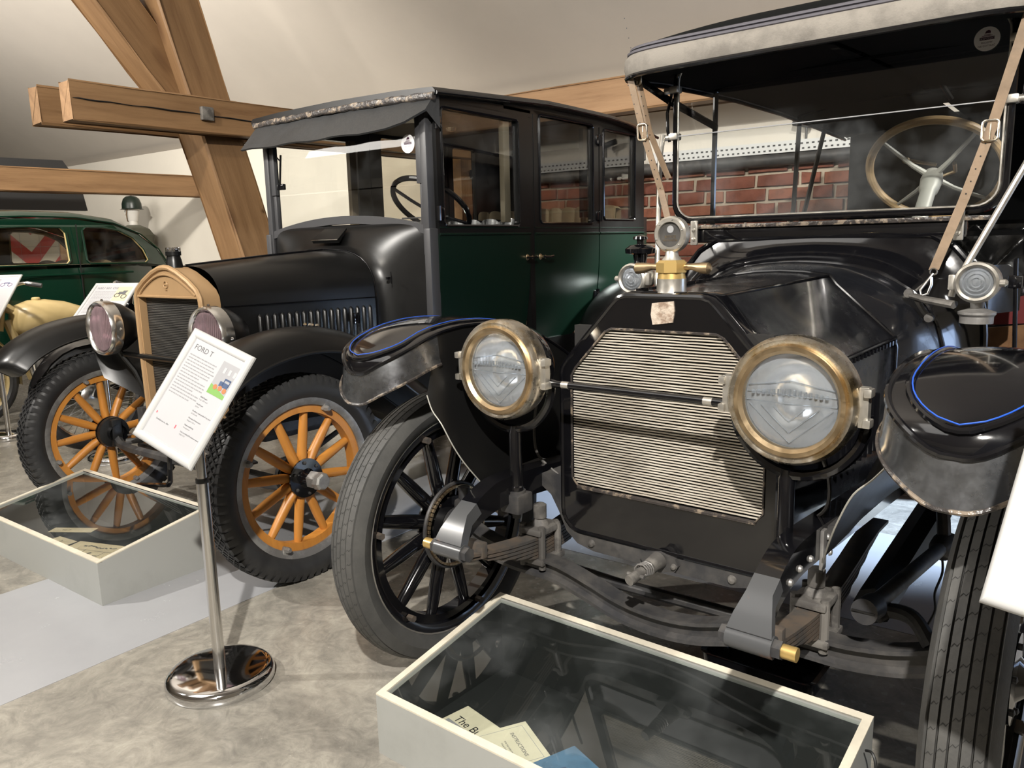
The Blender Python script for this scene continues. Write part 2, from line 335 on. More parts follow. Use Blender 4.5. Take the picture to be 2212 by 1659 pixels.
def split_obj(o, name, dist=0.0):
    """make every loose piece of a mesh an object of its own (pieces nearer than dist stay together)"""
    me = o.data; n = len(me.vertices); par = list(range(n))
    def find(a):
        while par[a] != a: par[a] = par[par[a]]; a = par[a]
        return a
    for e in me.edges:
        a, b_ = find(e.vertices[0]), find(e.vertices[1])
        if a != b_: par[a] = b_
    comp = {}
    for i in range(n): comp.setdefault(find(i), []).append(i)
    G = [[v, sum((me.vertices[i].co for i in v), V3((0, 0, 0))) / len(v)] for v in comp.values()]
    out = []
    for v, c in G:
        for g in out:
            if dist and (g[1] - c).length < dist: g[0] += v; break
        else: out.append([list(v), c])
    if len(out) < 2: o.name = name; return [o]
    res = []
    for v, c in out:
        ix = {k: i for i, k in enumerate(v)}
        m2 = bpy.data.meshes.new(name); m2.from_pydata([me.vertices[k].co - c for k in v], [], [[ix[k] for k in p.vertices] for p in me.polygons if p.vertices[0] in ix])
        m2.materials.append(me.materials[0]); m2.update(); m2.shade_smooth(); m2.set_sharp_from_angle(angle=radians(35))
        q = bpy.data.objects.new(name, m2); col.objects.link(q); q.parent = o.parent; q.matrix_local = o.matrix_local @ Matrix.Translation(c); res.append(q)
    bpy.data.objects.remove(o); return res
def smooth_path(pts, n=6):
    # Catmull-Rom
    P = [V3(p) for p in pts]; out = []
    for i in range(len(P) - 1):
        p0 = P[max(i - 1, 0)]; p1 = P[i]; p2 = P[i + 1]; p3 = P[min(i + 2, len(P) - 1)]
        for k in range(n):
            t = k / n
            out.append(0.5 * ((2 * p1) + (p2 - p0) * t + (2 * p0 - 5 * p1 + 4 * p2 - p3) * t * t + (3 * p1 - p0 - 3 * p2 + p3) * t ** 3))
    out.append(P[-1]); return out
def text(body, name, m, parent, M, size, extr=0.0004, align='LEFT', shear=0, bold=0):
    cu = bpy.data.curves.new(name, 'FONT'); cu.body = body; cu.size = size; cu.extrude = extr; cu.align_x = align; cu.shear = shear; cu.resolution_u = 3; cu.offset = bold
    t = bpy.data.objects.new(name, cu); col.objects.link(t)
    me = bpy.data.meshes.new_from_object(t); bpy.data.objects.remove(t)
    me.materials.clear(); me.materials.append(MATS[m])
    o = bpy.data.objects.new(name, me); col.objects.link(o)
    if parent: o.parent = parent
    o.matrix_local = M; return o
def frameM(o, x, y):
    x = V3(x).normalized(); y = V3(y); y = (y - x * y.dot(x)).normalized(); z = x.cross(y)
    return Matrix(((x.x, y.x, z.x, o[0]), (x.y, y.y, z.y, o[1]), (x.z, y.z, z.z, o[2]), (0, 0, 0, 1)))
XA, YA, ZA = (1, 0, 0), (0, 1, 0), (0, 0, 1)
# ================================================================ the room
fl = MB().box((-7, -1.5, -0.05), (28, 13, 0.1)).obj('floor', 'concrete_floor', smooth=False); struct(fl)
for x0, x1, y0, y1 in ((-0.09, 0.71, -6.9, 3.88), (0.71, 6.0, 0.74, 1.6)):
    a = MB().box(((x0 + x1) / 2, (y0 + y1) / 2, 0.0006), (x1 - x0, y1 - y0, 0.0012)).obj('painted_lane', 'lane_paint', fl, smooth=False, label='pale grey painted lane'); struct(a)
WV = 3.9; WZ = 2.45
struct(MB().box((-7, WV + 0.1, WZ / 2), (26.4, 0.2, WZ)).obj('wall_back', 'plaster', smooth=False))
struct(MB().box((-20.1, -1.5, 2.9), (0.2, 11, 5.8)).obj('wall_left', 'plaster', smooth=False))
struct(MB().box((6.1, -1.5, 2.9), (0.2, 11, 5.8)).obj('wall_right', 'plaster', smooth=False))
struct(MB().box((-7, -7.1, WZ / 2), (26.4, 0.2, WZ)).obj('wall_front', 'plaster', smooth=False))
RID = 5.9
struct(MB().add([(-20.2, WV + 0.15, WZ), (6.2, WV + 0.15, WZ), (6.2, -1.6, RID), (-20.2, -1.6, RID), (-20.2, WV + 0.15, WZ + 0.2), (6.2, WV + 0.15, WZ + 0.2), (6.2, -1.6, RID + 0.2), (-20.2, -1.6, RID + 0.2)],
    [(0, 1, 2, 3), (4, 7, 6, 5), (0, 4, 5, 1), (2, 6, 7, 3), (1, 5, 6, 2), (0, 3, 7, 4)]).obj('ceiling', 'ceiling_plaster', smooth=False))
struct(MB().add([(-20.2, -7.15, WZ), (6.2, -7.15, WZ), (6.2, -1.6, RID), (-20.2, -1.6, RID), (-20.2, -7.15, WZ + 0.2), (6.2, -7.15, WZ + 0.2), (6.2, -1.6, RID + 0.2), (-20.2, -1.6, RID + 0.2)],
    [(0, 3, 2, 1), (4, 5, 6, 7), (0, 1, 5, 4), (2, 3, 7, 6), (1, 2, 6, 5), (0, 4, 7, 3)]).obj('ceiling', 'ceiling_plaster', smooth=False))

# brick wall with every brick its own piece
bw = struct(MB().box((1.05, WV - 0.01, 0.86), (5.3, 0.03, 1.72)).obj('wall_rear', 'mortar', smooth=False))
BP, BH = 0.305, 0.094
brick_me = []
for k in range(6):
    bm = MB(); jit = lambda: random.uniform(-0.005, 0.005)
    L, Hh, D = 0.28, 0.076, 0.022
    pr = [(-L / 2 + jit(), -Hh / 2 + jit()), (0 + jit(), -Hh / 2 + jit()), (L / 2 + jit(), -Hh / 2 + jit()), (L / 2 + jit(), Hh / 2 + jit()), (0, Hh / 2 + jit()), (-L / 2 + jit(), Hh / 2 + jit())]
    n = 6; inn = [(x * 0.965, y * 0.9) for x, y in pr]
    vs = [(x, 0, z) for x, z in pr] + [(x, -D * 0.75, z) for x, z in pr] + [(x, -D + random.uniform(-0.003, 0.003), z) for x, z in inn]
    fs = [tuple(range(12, 18))] + [(i, (i + 1) % 6, 6 + (i + 1) % 6, 6 + i) for i in range(6)] + [(6 + i, 6 + (i + 1) % 6, 12 + (i + 1) % 6, 12 + i) for i in range(6)]
    o = bm.add(vs, fs).obj('brick', 'brick_%d' % (k % 4), bw); brick_me.append(o.data); bpy.data.objects.remove(o)
half_me = []
for me in brick_me[:4]:
    h = me.copy()
    for q in h.vertices: q.co.x *= 0.45
    half_me.append(h)
rows = 18
low = MB()
for r in range(rows):
    z = 0.05 + (r + 0.5) * BH
    x = -1.50 + (0 if r % 2 else -0.08)
    k = 0
    while x < 3.6:
        half = random.random() < 0.28
        L = (0.28 * 0.45 + 0.025) if half else BP
        xc = x + L / 2 - 0.0125
        if xc > 3.6: break
        if r < 3 or x > 2.9:
            low.box((xc, WV - 0.03, z), (L - 0.025, 0.04, 0.074), bev=0)
        else:
            o = bpy.data.objects.new('brick', random.choice(half_me if half else brick_me)); col.objects.link(o); o.parent = bw
            o.location = (xc, WV - 0.028 + random.uniform(-0.003, 0.003), z + random.uniform(-0.003, 0.003)); o.rotation_euler = (0, random.uniform(-0.012, 0.012), 0)
        x += L
low.obj('brick', 'brick_1', bw, smooth=False, kind='stuff')

# cable tray and pipe above the bricks
t = thing('cable_tray', 'white perforated cable tray running above the brick wall', 'cable tray', (0, 0, 0))
b = MB(); b.box((1.9, WV - 0.07, 1.845), (3.38, 0.14, 0.006)); b.box((1.9, WV - 0.14, 1.81), (3.38, 0.006, 0.075)); b.obj('tray', 'tray_white', t, smooth=False)
b = MB()
for i in range(90): b.box((0.3 + i * 0.037, WV - 0.1435, 1.822), (0.017, 0.002, 0.011)); b.box((0.31 + i * 0.037, WV - 0.1435, 1.790), (0.015, 0.002, 0.011))
b.obj('slots', 'black_plain', t, smooth=False, kind='stuff')
tag(MB().tube([(-1.48, WV - 0.1, 1.735), (3.6, WV - 0.1, 1.735)], 0.045, 12).obj('pipe', 'iron'), 'black pipe under the perforated cable tray on brick wall', 'pipe')
tag(MB().box((-0.7, WV - 0.09, 1.815), (1.6, 0.16, 0.07)).obj('duct', 'black_plain', smooth=False), 'black flat duct on the brick wall beside the white perforated tray', 'duct')
lp = thing('track_lamp', 'small black spotlight standing up from the cable tray', 'lamp', (1.35, WV - 0.1, 1.85))
MB().tube([(0, 0, 0), (0, 0, 0.09)], 0.008, 8).obj('stem', 'iron', lp); MB().lathe([(0.0, -0.07), (0.022, -0.07), (0.022, 0.05), (0.0, 0.05)], (-0.02, 0, 0.1), (1, 0, -0.25), 12).obj('lamp_head', 'iron', lp)

# daylight window in the right wall, outside the frame
wn = struct(MB().box((5.97, 2.4, 1.2), (0.06, 1.3, 1.3)).obj('window_1', 'white_plastic', smooth=False))
mat('daylight_pane', (0.5, 0.6, 0.8), 0.3, emis=((0.5, 0.66, 1.0), 1.0))
for i in range(2):
    MB().box((5.93, 2.1 + i * 0.6, 1.2), (0.01, 0.52, 1.15)).obj('pane', 'daylight_pane', wn, smooth=False)

# ---------------- timber frame
def beam(mbox, name, m, parent=None): return mbox.obj(name, m, parent, smooth=False)
def rough_beam(p0, p1, w, h, up, name, m, parent=None, n=10, j=0.004):
    """squared timber swept from p0 to p1, slightly uneven"""
    P0, P1 = V3(p0), V3(p1); d = (P1 - P0); u = V3(up).normalized(); u = (u - d.normalized() * u.dot(d.normalized())).normalized(); s = d.normalized().cross(u)
    rings = []
    for i in range(n + 1):
        c = P0 + d * (i / n); rg = []
        for a, bb in ((-1, -1), (1, -1), (1, 1), (-1, 1)):
            for ca in ((0.92, 1), (1, 0.92)) if (a * bb) > 0 else ((1, 0.92), (0.92, 1)):
                rg.append(c + s * (a * w / 2 * ca[0] + random.uniform(-j, j)) + u * (bb * h / 2 * ca[1] + random.uniform(-j, j)))
        rings.append(rg)
    mb = MB().loft(rings, True, False, True)
    # local frame with z along the beam so the grain follows it
    M = frameM(P0, d, u); Mi = M.inverted(); mb.v = [tuple(Mi @ V3(q)) for q in mb.v]
    o = mb.obj(name, m, parent, smooth=False); o.matrix_local = M; return o
TF = thing('timber_truss', 'brown timber truss with leaning post and paired tie beams behind the sedan', 'timber truss', (0, 0, 0))
st = rough_beam((-1.43, 1.72, -0.0), (-1.43, 0.58, 3.9), 0.25, 0.27, YA, 'leaning_post', 'beam_wood_x', TF)
br = rough_beam((-1.50, 1.02, 2.12), (-1.50, -0.55, 4.0), 0.2, 0.24, YA, 'diagonal_brace', 'beam_wood_x', TF)
for (xx, y0, z, lab) in ((-1.24, 0.233, 1.972, 'nearer timber tie beam of the pair, with long crack'), (-1.65, 0.262, 2.0, 'farther timber tie beam of the pair, end further left')):
    bb = rough_beam((xx, y0, z), (xx, 3.58, z + 0.028), 0.11, 0.2, ZA, 'tie_beam', 'beam_wood_x', TF)
    if xx > -1.5:
        c = MB(); pts = smooth_path([(0.0, 0.0, 0.056), (0.25, -0.006, 0.0585), (0.6, -0.012, 0.0585), (1.0, -0.028, 0.0585), (1.8, -0.05, 0.0585)], 5)
        # crack as a recessed dark seam on the +u face
        M = bb.matrix_local
        ck = MB().tube([(p[0] + 0.01, p[1] * 0.6 + 0.012 + 0.002 * sin(i_ * 1.9), 0.0545) for i_, p in enumerate(pts)], [0.001] + [0.0032 + 0.001 * sin(i_) for i_ in range(len(pts) - 2)] + [0.001], 5).obj('crack', 'black_plain', bb)
def bolt(p, ax, name='bolt_head', par=None, s=0.034):
    o = MB().box((0, 0, 0), (s, s, 0.024), bev=0.004).obj(name, 'iron_dusty', par); o.matrix_local = frameM(p, (1, 0.3, 0) if abs(ax[2]) > .9 else (0, 1, 0.15), (0, -0.15, 1) if abs(ax[0]) > 0.5 else (1, 0, 0)); return o
b1 = MB().box((0, 0, 0), (0.03, 0.075, 0.075), bev=0.006).obj('bolt_head', 'iron_dusty', TF); b1.location = (-1.176, 0.985, 1.985)
b2 = MB().box((0, 0, 0), (0.075, 0.03, 0.075), bev=0.006).obj('bolt_head', 'iron_dusty', TF); b2.location = (-1.47, 0.255, 2.775); b2.rotation_euler = (-0.7, 0, 0)
wp = rough_beam((-1.61, 3.72, 0), (-1.61, 3.72, 2.1), 0.2, 0.2, YA, 'timber_post', 'pale_beam_wood'); tag(wp, 'timber post at the back wall seen through the sedan front door window', 'timber post')
pu = rough_beam((-1.3, 3.47, 2.225), (6.0, 3.47, 2.235), 0.22, 0.24, ZA, 'purlin', 'pale_beam_wood')
tag(pu, 'pale horizontal timber purlin between the sedan roof and canopy', 'timber beam')
# second truss further left
tb = rough_beam((-5.5, -0.6, 1.925), (-5.5, 3.85, 1.94), 0.2, 0.23, ZA, 'tie_beam', 'beam_wood_x'); tag(tb, 'distant timber tie beam above the green car roof', 'timber beam')
for y, lab in ((1.02, 'far timber post seen through the green car front window'), (2.28, 'far timber post seen through the green car rear window')):
    tag(rough_beam((-5.75, y, 0), (-5.75, y, 1.5), 0.2, 0.2, YA, 'timber_post', 'beam_wood_x'), lab, 'timber post')
# red strobe on the wall
rl = thing('warning_light', 'red beacon light on the cream back wall', 'warning light', (-5.22, WV, 2.205))
MB().lathe([(0.0, 0), (0.078, 0), (0.078, 0.02), (0.07, 0.03), (0, 0.03)], (0, 0, 0), (0, -1, 0), 24).obj('base', 'white_plastic', rl)
MB().lathe([(0.072, 0.03), (0.072, 0.06), (0.06, 0.1), (0.035, 0.125), (0, 0.135)], (0, 0, 0), (0, -1, 0), 24).obj('dome', 'red_lamp', rl)

# ---------------- far left background
dp = MB().plate([(1.2, 1.68), (2.66, 1.68), (2.63, 1.86), (2.56, 2.04), (2.45, 2.21), (1.2, 2.19)], [], lambda a, b_, d: (-6.2 + d, a, b_), 0.06).obj('banner', 'dark_panel', smooth=False)
dp.data.update(); tag(dp, 'black hanging banner with a curved edge beyond the green saloon', 'banner')
cp = thing('chevron_board', 'red and white chevron board behind the green car', 'board', (-6.6, 2.3, 0))
MB().box((0, 0, 0.85), (0.04, 1.0, 1.5)).obj('board', 'white_panel', cp, smooth=False)
CH = [[(1.84, 1.60), (2.02, 1.425), (2.206, 1.241), (2.403, 1.462), (2.52, 1.60), (2.66, 1.60), (2.534, 1.44), (2.261, 1.115), (2.0, 0.82), (1.9, 0.82), (2.144, 1.119), (1.84, 1.42)],
      [(2.06, 1.60), (2.217, 1.43), (2.37, 1.60)], [(2.42, 1.10), (2.607, 1.325), (2.76, 1.50), (2.76, 1.30), (2.36, 0.82), (2.2, 0.82)]]
for c_ in CH: MB().plate([(a - 2.3, b_) for a, b_ in c_], [], lambda a, b_, d: (0.0205 + d, a, b_), 0.003).obj('chevron', 'red_panel', cp, smooth=False)
q = MB()
for k in range(5): q.box((0.0245, -0.4 + k * 0.2, 1.1), (0.001, 0.003, 1.0)); q.box((0.0245, 0, 0.7 + k * 0.2), (0.001, 1.0, 0.003))
q.obj('panel_seams', 'print_grey', cp, smooth=False, kind='stuff')
# mannequin in helmet
mq = thing('mannequin', 'white mannequin with green helmet beyond the green car', 'mannequin', (-6.9, 3.58, 0), (0, 0, radians(200)))
q = MB()
bmh = [(0.0, -0.13), (0.045, -0.12), (0.065, -0.09), (0.07, -0.04), (0.085, 0.0), (0.098, 0.06), (0.092, 0.12), (0.06, 0.155), (0, 0.165)]
q.lathe(bmh, (0, 0, 1.70), (0, 0, 1), 20, ry=0.8); q.lathe([(0.055, 0), (0.05, 0.1)], (0, 0, 1.5), (0, 0, 1), 14)
q.box((0.1, 0, 1.71), (0.03, 0.022, 0.05), bev=0.008); q.box((0.085, 0, 1.655), (0.03, 0.04, 0.02), bev=0.006)
q.obj('head', 'mannequin_white', mq)
MB().lathe([(0.15, -0.01), (0.125, 0.0), (0.122, 0.06), (0.1, 0.12), (0.06, 0.15), (0, 0.16)], (0.0, 0, 1.755), (0, 0, 1), 24, ry=0.86).obj('helmet', 'helmet_green', mq)
MB().tube([(0.0, 0.085, 1.76), (0.03, 0.075, 1.68), (0.06, 0.03, 1.6), (0.06, -0.03, 1.6), (0.03, -0.075, 1.68), (0.0, -0.085, 1.76)], 0.007, 6).obj('chin_strap', 'leather_tan', mq)
MB().lathe([(0.0, 0.95), (0.17, 0.95), (0.18, 1.2), (0.22, 1.42), (0.17, 1.5), (0.07, 1.55), (0, 1.55)], (0, 0, 0), (0, 0, 1), 20, ry=1.15).obj('jacket', 'uniform_grey', mq)
MB().tube([(0, 0.2, 1.44), (0.02, 0.27, 1.2), (0.08, 0.26, 0.95)], [0.06, 0.05, 0.04], 10).tube([(0, -0.2, 1.44), (0.02, -0.27, 1.2), (0.08, -0.26, 0.95)], [0.06, 0.05, 0.04], 10).obj('sleeve', 'uniform_grey', mq)
MB().tube([(0, 0.09, 0.98), (0, 0.1, 0.5), (0, 0.1, 0.03)], [0.09, 0.07, 0.05], 12).tube([(0, -0.09, 0.98), (0, -0.1, 0.5), (0, -0.1, 0.03)], [0.09, 0.07, 0.05], 12).obj('trouser_leg', 'uniform_grey', mq)
MB().box((0.04, 0.1, 0.03), (0.26, 0.09, 0.06), bev=0.02).box((0.04, -0.1, 0.03), (0.26, 0.09, 0.06), bev=0.02).obj('boot', 'leather_black', mq)

# ================================================================ display cases
def case(name, label, loc, rotz, Wd, Dp, zf, zb):
    c = thing(name, label, 'display case', loc, (0, 0, rotz)); t = 0.018
    # local: x 0..Wd (left->right), y 0..Dp (front->back)
    zat = lambda y: zf + (zb - zf) * y / Dp
    MB().box((Wd / 2, t / 2, zf / 2), (Wd, t, zf)).obj('front_board', 'case_white', c, smooth=False)
    MB().box((Wd / 2, Dp - t / 2, zb / 2), (Wd, t, zb)).obj('back_board', 'case_white', c, smooth=False)
    for x in (0, Wd - t):
        MB().add([(x, t, 0), (x + t, t, 0), (x + t, Dp - t, 0), (x, Dp - t, 0), (x, t, zat(t)), (x + t, t, zat(t)), (x + t, Dp - t, zat(Dp - t)), (x, Dp - t, zat(Dp - t))],
            [(0, 3, 2, 1), (4, 5, 6, 7), (0, 1, 5, 4), (1, 2, 6, 5), (2, 3, 7, 6), (3, 0, 4, 7)]).obj('side_board', 'case_white', c, smooth=False)
    q = MB(); e = 0.003
    for a, bq in (((0, 0), (Wd, 0)), ((0, Dp), (Wd, Dp)), ((0, 0), (0, Dp)), ((Wd, 0), (Wd, Dp))):
        pass
    MB().plate([(0, 0), (Wd, 0), (Wd, Dp), (0, Dp)], [[(t, t), (t, Dp - t), (Wd - t, Dp - t), (Wd - t, t)]], lambda a, b_, d: (a, b_, zat(b_) + d), 0.004).obj('rim', 'case_edge', c, smooth=False)
    MB().box((Wd / 2, Dp / 2, 0.012), (Wd - 2 * t, Dp - 2 * t, 0.02)).obj('floor_liner', 'case_felt', c, smooth=False)
    k = MB(); i = t + 0.001
    for A, B in (((i, i), (Wd - i, i)), ((i, Dp - i), (Wd - i, Dp - i)), ((i, i), (i, Dp - i)), ((Wd - i, i), (Wd - i, Dp - i))):
        za, zb_ = zat(A[1]) - 0.012, zat(B[1]) - 0.012
        k.add([(A[0], A[1], 0.02), (B[0], B[1], 0.02), (B[0], B[1], zb_), (A[0], A[1], za)], [(0, 1, 2, 3)])
    k.obj('side_liner', 'case_felt', c, smooth=False)
    MB().plate([(t + 0.001, t + 0.001), (Wd - t - 0.001, t + 0.001), (Wd - t - 0.001, Dp - t - 0.001), (t + 0.001, Dp - t - 0.001)], [], lambda a, b_, d: (a, b_, zat(b_) - 0.004 + d), 0.0005).obj('glass_lid', 'case_glass', c, smooth=False)
    return c
TR = (2.23117846, -0.14285581, 0); TROT = radians(-2.4635)
TM = Matrix.Translation(TR) @ Matrix.Rotation(TROT, 4, 'Z')
def tw(u, v, z): return TM @ V3((u, v, z))
case('display_case', 'white low display case with papers before the black sedan', (-0.665, -0.585, 0), 0, 0.99, 0.44, 0.157, 0.235)
c2p = tw(-0.492, -0.483, 0)
case('display_case', 'large white low display case with booklets before the touring car', c2p, TROT, 1.0, 0.47, 0.154, 0.238)
def paper(name, label, cat, p, rz, wd, ht, th, m, group=None, tilt=0.0):
    o = thing(name, label, cat, p, (tilt, 0, rz), group)
    MB().box((0, 0, th / 2), (wd, ht, th), bev=0.0006).obj('cover', m, o, smooth=False)
    return o
def onpaper(o, body, size, x, y, th, m='print_black', align='CENTER', shear=0): return text(body, 'printed_text', m, o, Matrix.Translation((x, y, th + 0.0003)), size, 0.0001, align, shear)
z0 = 0.0225
# case 1 papers
a = paper('ticket', 'narrow old yellow ticket farthest from the manual in the sedan case', 'ticket', (-0.50, -0.30, z0), 0.55, 0.2, 0.055, 0.001, 'old_paper'); onpaper(a, 'No 7', 0.018, -0.03, -0.006, 0.001)
a = paper('ticket', 'small old card beside the narrow ticket in sedan case', 'ticket', (-0.40, -0.40, z0), 0.1, 0.13, 0.075, 0.001, 'old_paper'); onpaper(a, '21', 0.02, 0.0, 0.0, 0.001); onpaper(a, '30', 0.014, -0.03, -0.028, 0.001)
a = paper('open_manual', 'open illustrated manual in the sedan display case', 'booklet', (-0.13, -0.38, z0), 0.32, 0.34, 0.17, 0.006, 'old_paper')
q = MB()
for i in range(9): q.box((-0.1 + i * 0.018, 0.045 + 0.006 * sin(i), 0.0065), (0.016, 0.007, 0.0004), Matrix.Rotation(0.6 * sin(i * 1.7), 3, 'Z'))
for cx in (-0.03, 0.09):
    for i in range(7): q.box((cx + 0.018 * cos(i * 1.3), -0.035 + 0.02 * sin(i * 1.9), 0.0065), (0.02, 0.004, 0.0004), Matrix.Rotation(i * 0.9, 3, 'Z'))
    q.box((cx + 0.05, -0.03, 0.0065), (0.022, 0.003, 0.0004)); q.box((cx + 0.05, -0.045, 0.0065), (0.022, 0.003, 0.0004)); q.box((cx + 0.05, -0.037, 0.0065), (0.016, 0.003, 0.0004))
for s_ in (-0.07, 0.03, 0.13): q.box((s_ + 0.005, -0.035, 0.0065), (0.0012, 0.09, 0.0004))
q.box((0.02, 0.01, 0.0065), (0.3, 0.0012, 0.0004)); q.obj('drawing', 'print_dark', a, smooth=False, kind='stuff')
a = paper('index_card', 'small white card standing in a corner of the sedan case', 'card', (0.21, -0.24, z0 + 0.03), 0.3, 0.05, 0.07, 0.001, 'paper_white', tilt=0.9)
# case 2 booklets (touring frame)
def t2(u, v): return tw(u, v, z0)
TB = [('folded_leaflet', 'cream leaflet with heavy black title in the touring car case', (-0.35, -0.335), -0.18, 0.18, 0.17, 'cream_paper'),
      ('instruction_booklet', 'cream instructions booklet in the middle of the touring case', (-0.235, -0.33), -0.5, 0.16, 0.2, 'cream_paper'),
      ('blue_booklet', 'blue covered booklet in the touring display case', (-0.05, -0.33), -0.35, 0.17, 0.18, 'blue_cover'),
      ('old_card', 'orange-brown old card at the case front edge', (0.105, -0.375), 0.2, 0.1, 0.1, 'old_paper')]
for i, (nm, lb, (u, v), rz, wd, ht, mm) in enumerate(TB):
    P = t2(u, v); a = paper(nm, lb, 'booklet', (P.x, P.y, P.z + i * 0.0045), TROT + rz, wd, ht, 0.004, mm)
    if i == 0: onpaper(a, 'The Buick', 0.034, 0.0, 0.02, 0.004); MB().box((0, -0.01, 0.0042), (0.16, 0.05, 0.0003)).obj('printed_band', 'print_pale', a, smooth=False)
    if i == 1:
        onpaper(a, 'INSTRUCTIONS', 0.014, 0.0, 0.045, 0.004, 'print_dark'); onpaper(a, 'FOR THE CARE OF', 0.006, 0.0, 0.02, 0.004, 'print_dark'); onpaper(a, 'YOUR STARTER', 0.006, 0.0, 0.01, 0.004, 'print_dark'); onpaper(a, 'Delco System', 0.02, -0.0, -0.05, 0.004, 'print_dark', shear=0.3)
        MB().plate([(-.068, -.085), (.068, -.085), (.068, .085), (-.068, .085)], [[(-.067, -.084), (-.067, .084), (.067, .084), (.067, -.084)]], lambda x, y, d: (x, y, 0.0041 + d), 0.0002).obj('printed_border', 'print_pale', a, smooth=False)
    if i == 2: onpaper(a, 'Buick', 0.04, -0.0, -0.0, 0.004, 'print_blue', shear=0.35)

# ================================================================ sign stands
def sign(label, c, X, Y, wd, ht, base, title, parts, fw=0.026, full=True, pole_top=None, shade=1):
    """framed information sign on a chrome stand; c = centre of the frame in the world"""
    b0 = V3((base[0], base[1], 0))
    o = thing('sign_stand', label, 'sign stand', b0)
    MB().lathe([(0, 0.0), (0.146, 0.0), (0.15, 0.006), (0.15, 0.022), (0.146, 0.03), (0.138, 0.037), (0.125, 0.04), (0.02, 0.042), (0, 0.042)], (0, 0, 0), ZA, 56).obj('base_disc', 'chrome', o)
    M = frameM(V3(c) - b0, X, Y); n = V3((M[0][2], M[1][2], M[2][2]))
    top = (V3(c) - b0) - n * 0.02
    if pole_top: top = V3(pole_top) - b0
    zc = top.z
    MB().tube([(0, 0, 0.03), (0, 0, zc * 0.72)], 0.0165, 20).obj('lower_pole', 'brushed_chrome', o)
    MB().tube([(0, 0, zc * 0.72), (0, 0, max(zc - 0.03, 0.3)), (top.x, top.y, zc)], 0.0135, 20).obj('upper_pole', 'brushed_chrome', o)
    MB().lathe([(0.0175, 0), (0.0175, 0.012), (0.0145, 0.012), (0.0145, 0)], (0, 0, zc * 0.72 - 0.002), ZA, 20).obj('collar', 'black_plain', o)
    fr = MB().plate([(-wd / 2, -ht / 2), (wd / 2, -ht / 2), (wd / 2, ht / 2), (-wd / 2, ht / 2)], [[(-wd / 2 + fw, -ht / 2 + fw), (-wd / 2 + fw, ht / 2 - fw), (wd / 2 - fw, ht / 2 - fw), (wd / 2 - fw, -ht / 2 + fw)]], lambda a, b_, d: (a, b_, d - 0.008), 0.005)
    # rounded bars
    for x0, y0, x1, y1 in ((-1, -1, 1, -1), (1, -1, 1, 1), (1, 1, -1, 1), (-1, 1, -1, -1)):
        A = V3((x0 * (wd / 2 - fw / 2), y0 * (ht / 2 - fw / 2), 0)); B = V3((x1 * (wd / 2 - fw / 2), y1 * (ht / 2 - fw / 2), 0)); dd = (B - A).normalized(); sd = dd.cross(V3(ZA))
        ring = []
        for P_, e in ((A, -1), (B, 1)):
            rg = []
            for k in range(7):
                tt = pi * k / 6; off = cos(tt) * fw / 2
                rg.append(P_ + sd * off + dd * e * (off if True else 0) + V3((0, 0, sin(tt) * 0.007 - 0.003)))
            ring.append(rg)
        fr.loft(ring, False)
    f = fr.obj('frame', 'white_plastic', o, angle=50); f.matrix_local = M
    pg = MB().box((0, 0, -0.004), (wd - 2 * fw + 0.002, ht - 2 * fw + 0.002, 0.002)).obj('printed_sheet', 'paper_white', o, smooth=False); pg.matrix_local = M
    k = ht / 0.335; iw, ih = wd / 2 - fw, ht / 2 - fw
    def tx(s, x, y, size, m='print_dark', al='LEFT'): return text(s, 'printed_text', m, pg, Matrix.Translation((x, y, -0.0028)), size, 0.0001, al)
    if title: tx(title, -iw + 0.012 * k, ih - 0.028 * k, 0.0215 * k)
    rnd = random.Random(len(title) + 3)
    if parts:
        q = MB()
        for r in range(14):
            y = ih - (0.045 + r * 0.0088) * k; x = -iw + 0.01 * k; lim = 0.018 * k + (0 if r not in (6, 10, 13) else -0.03 * k)
            while x < lim:
                L = rnd.uniform(0.004, 0.014) * k; q.box((x + L / 2, y, -0.0028), (L, 0.0032 * k, 0.0002)); x += L + 0.0022 * k
        q.obj('body_text', 'print_grey', pg, smooth=False, kind='stuff')
        q = MB()
        for r, s in enumerate(parts):
            tx(s[0], 0.024 * k, ih - (0.135 + r * 0.021) * k, 0.0058 * k); tx(s[1], 0.024 * k, ih - (0.1425 + r * 0.021) * k, 0.0055 * k, 'print_grey')
    return o, pg, iw, ih, k
X_ = (0.957, 0.069, -0.282); Y_ = (0.207, 0.521, 0.828)
SP = [('Silnik/Engine', '4 cyl. 2896 cm3'), ('Moc/Power', '20 KM'), ('Predkosc maksymalna/Top speed', '65-68 km/h'), ('Wymiary/Dimensions', 'dlugosc 3,40 m'), ('Nadwozie/Body', '4-miejscowe'), ('Lata produkcji/Production years', '1908-1927')]
o, pg, iw, ih, k = sign('tilted white framed sign on chrome stand before the black sedan', (1.099, -0.635, 0.831), X_, Y_, 0.25, 0.335, (1.100, -0.63), 'FORD T', SP, 0.024)
pc = MB().box((iw - 0.034, ih - 0.068, -0.0027), (0.066, 0.095, 0.0003)).obj('picture', 'print_pale', pg, smooth=False)
MB().plate([(iw - 0.067, ih - 0.115), (iw - 0.001, ih - 0.115), (iw - 0.001, ih - 0.105), (iw - 0.067, ih - 0.088)], [], lambda a, b_, d: (a, b_, -0.0025 + d), 0.0002).obj('picture_grass', 'print_green', pg, smooth=False)
cx, cy = iw - 0.03, ih - 0.085
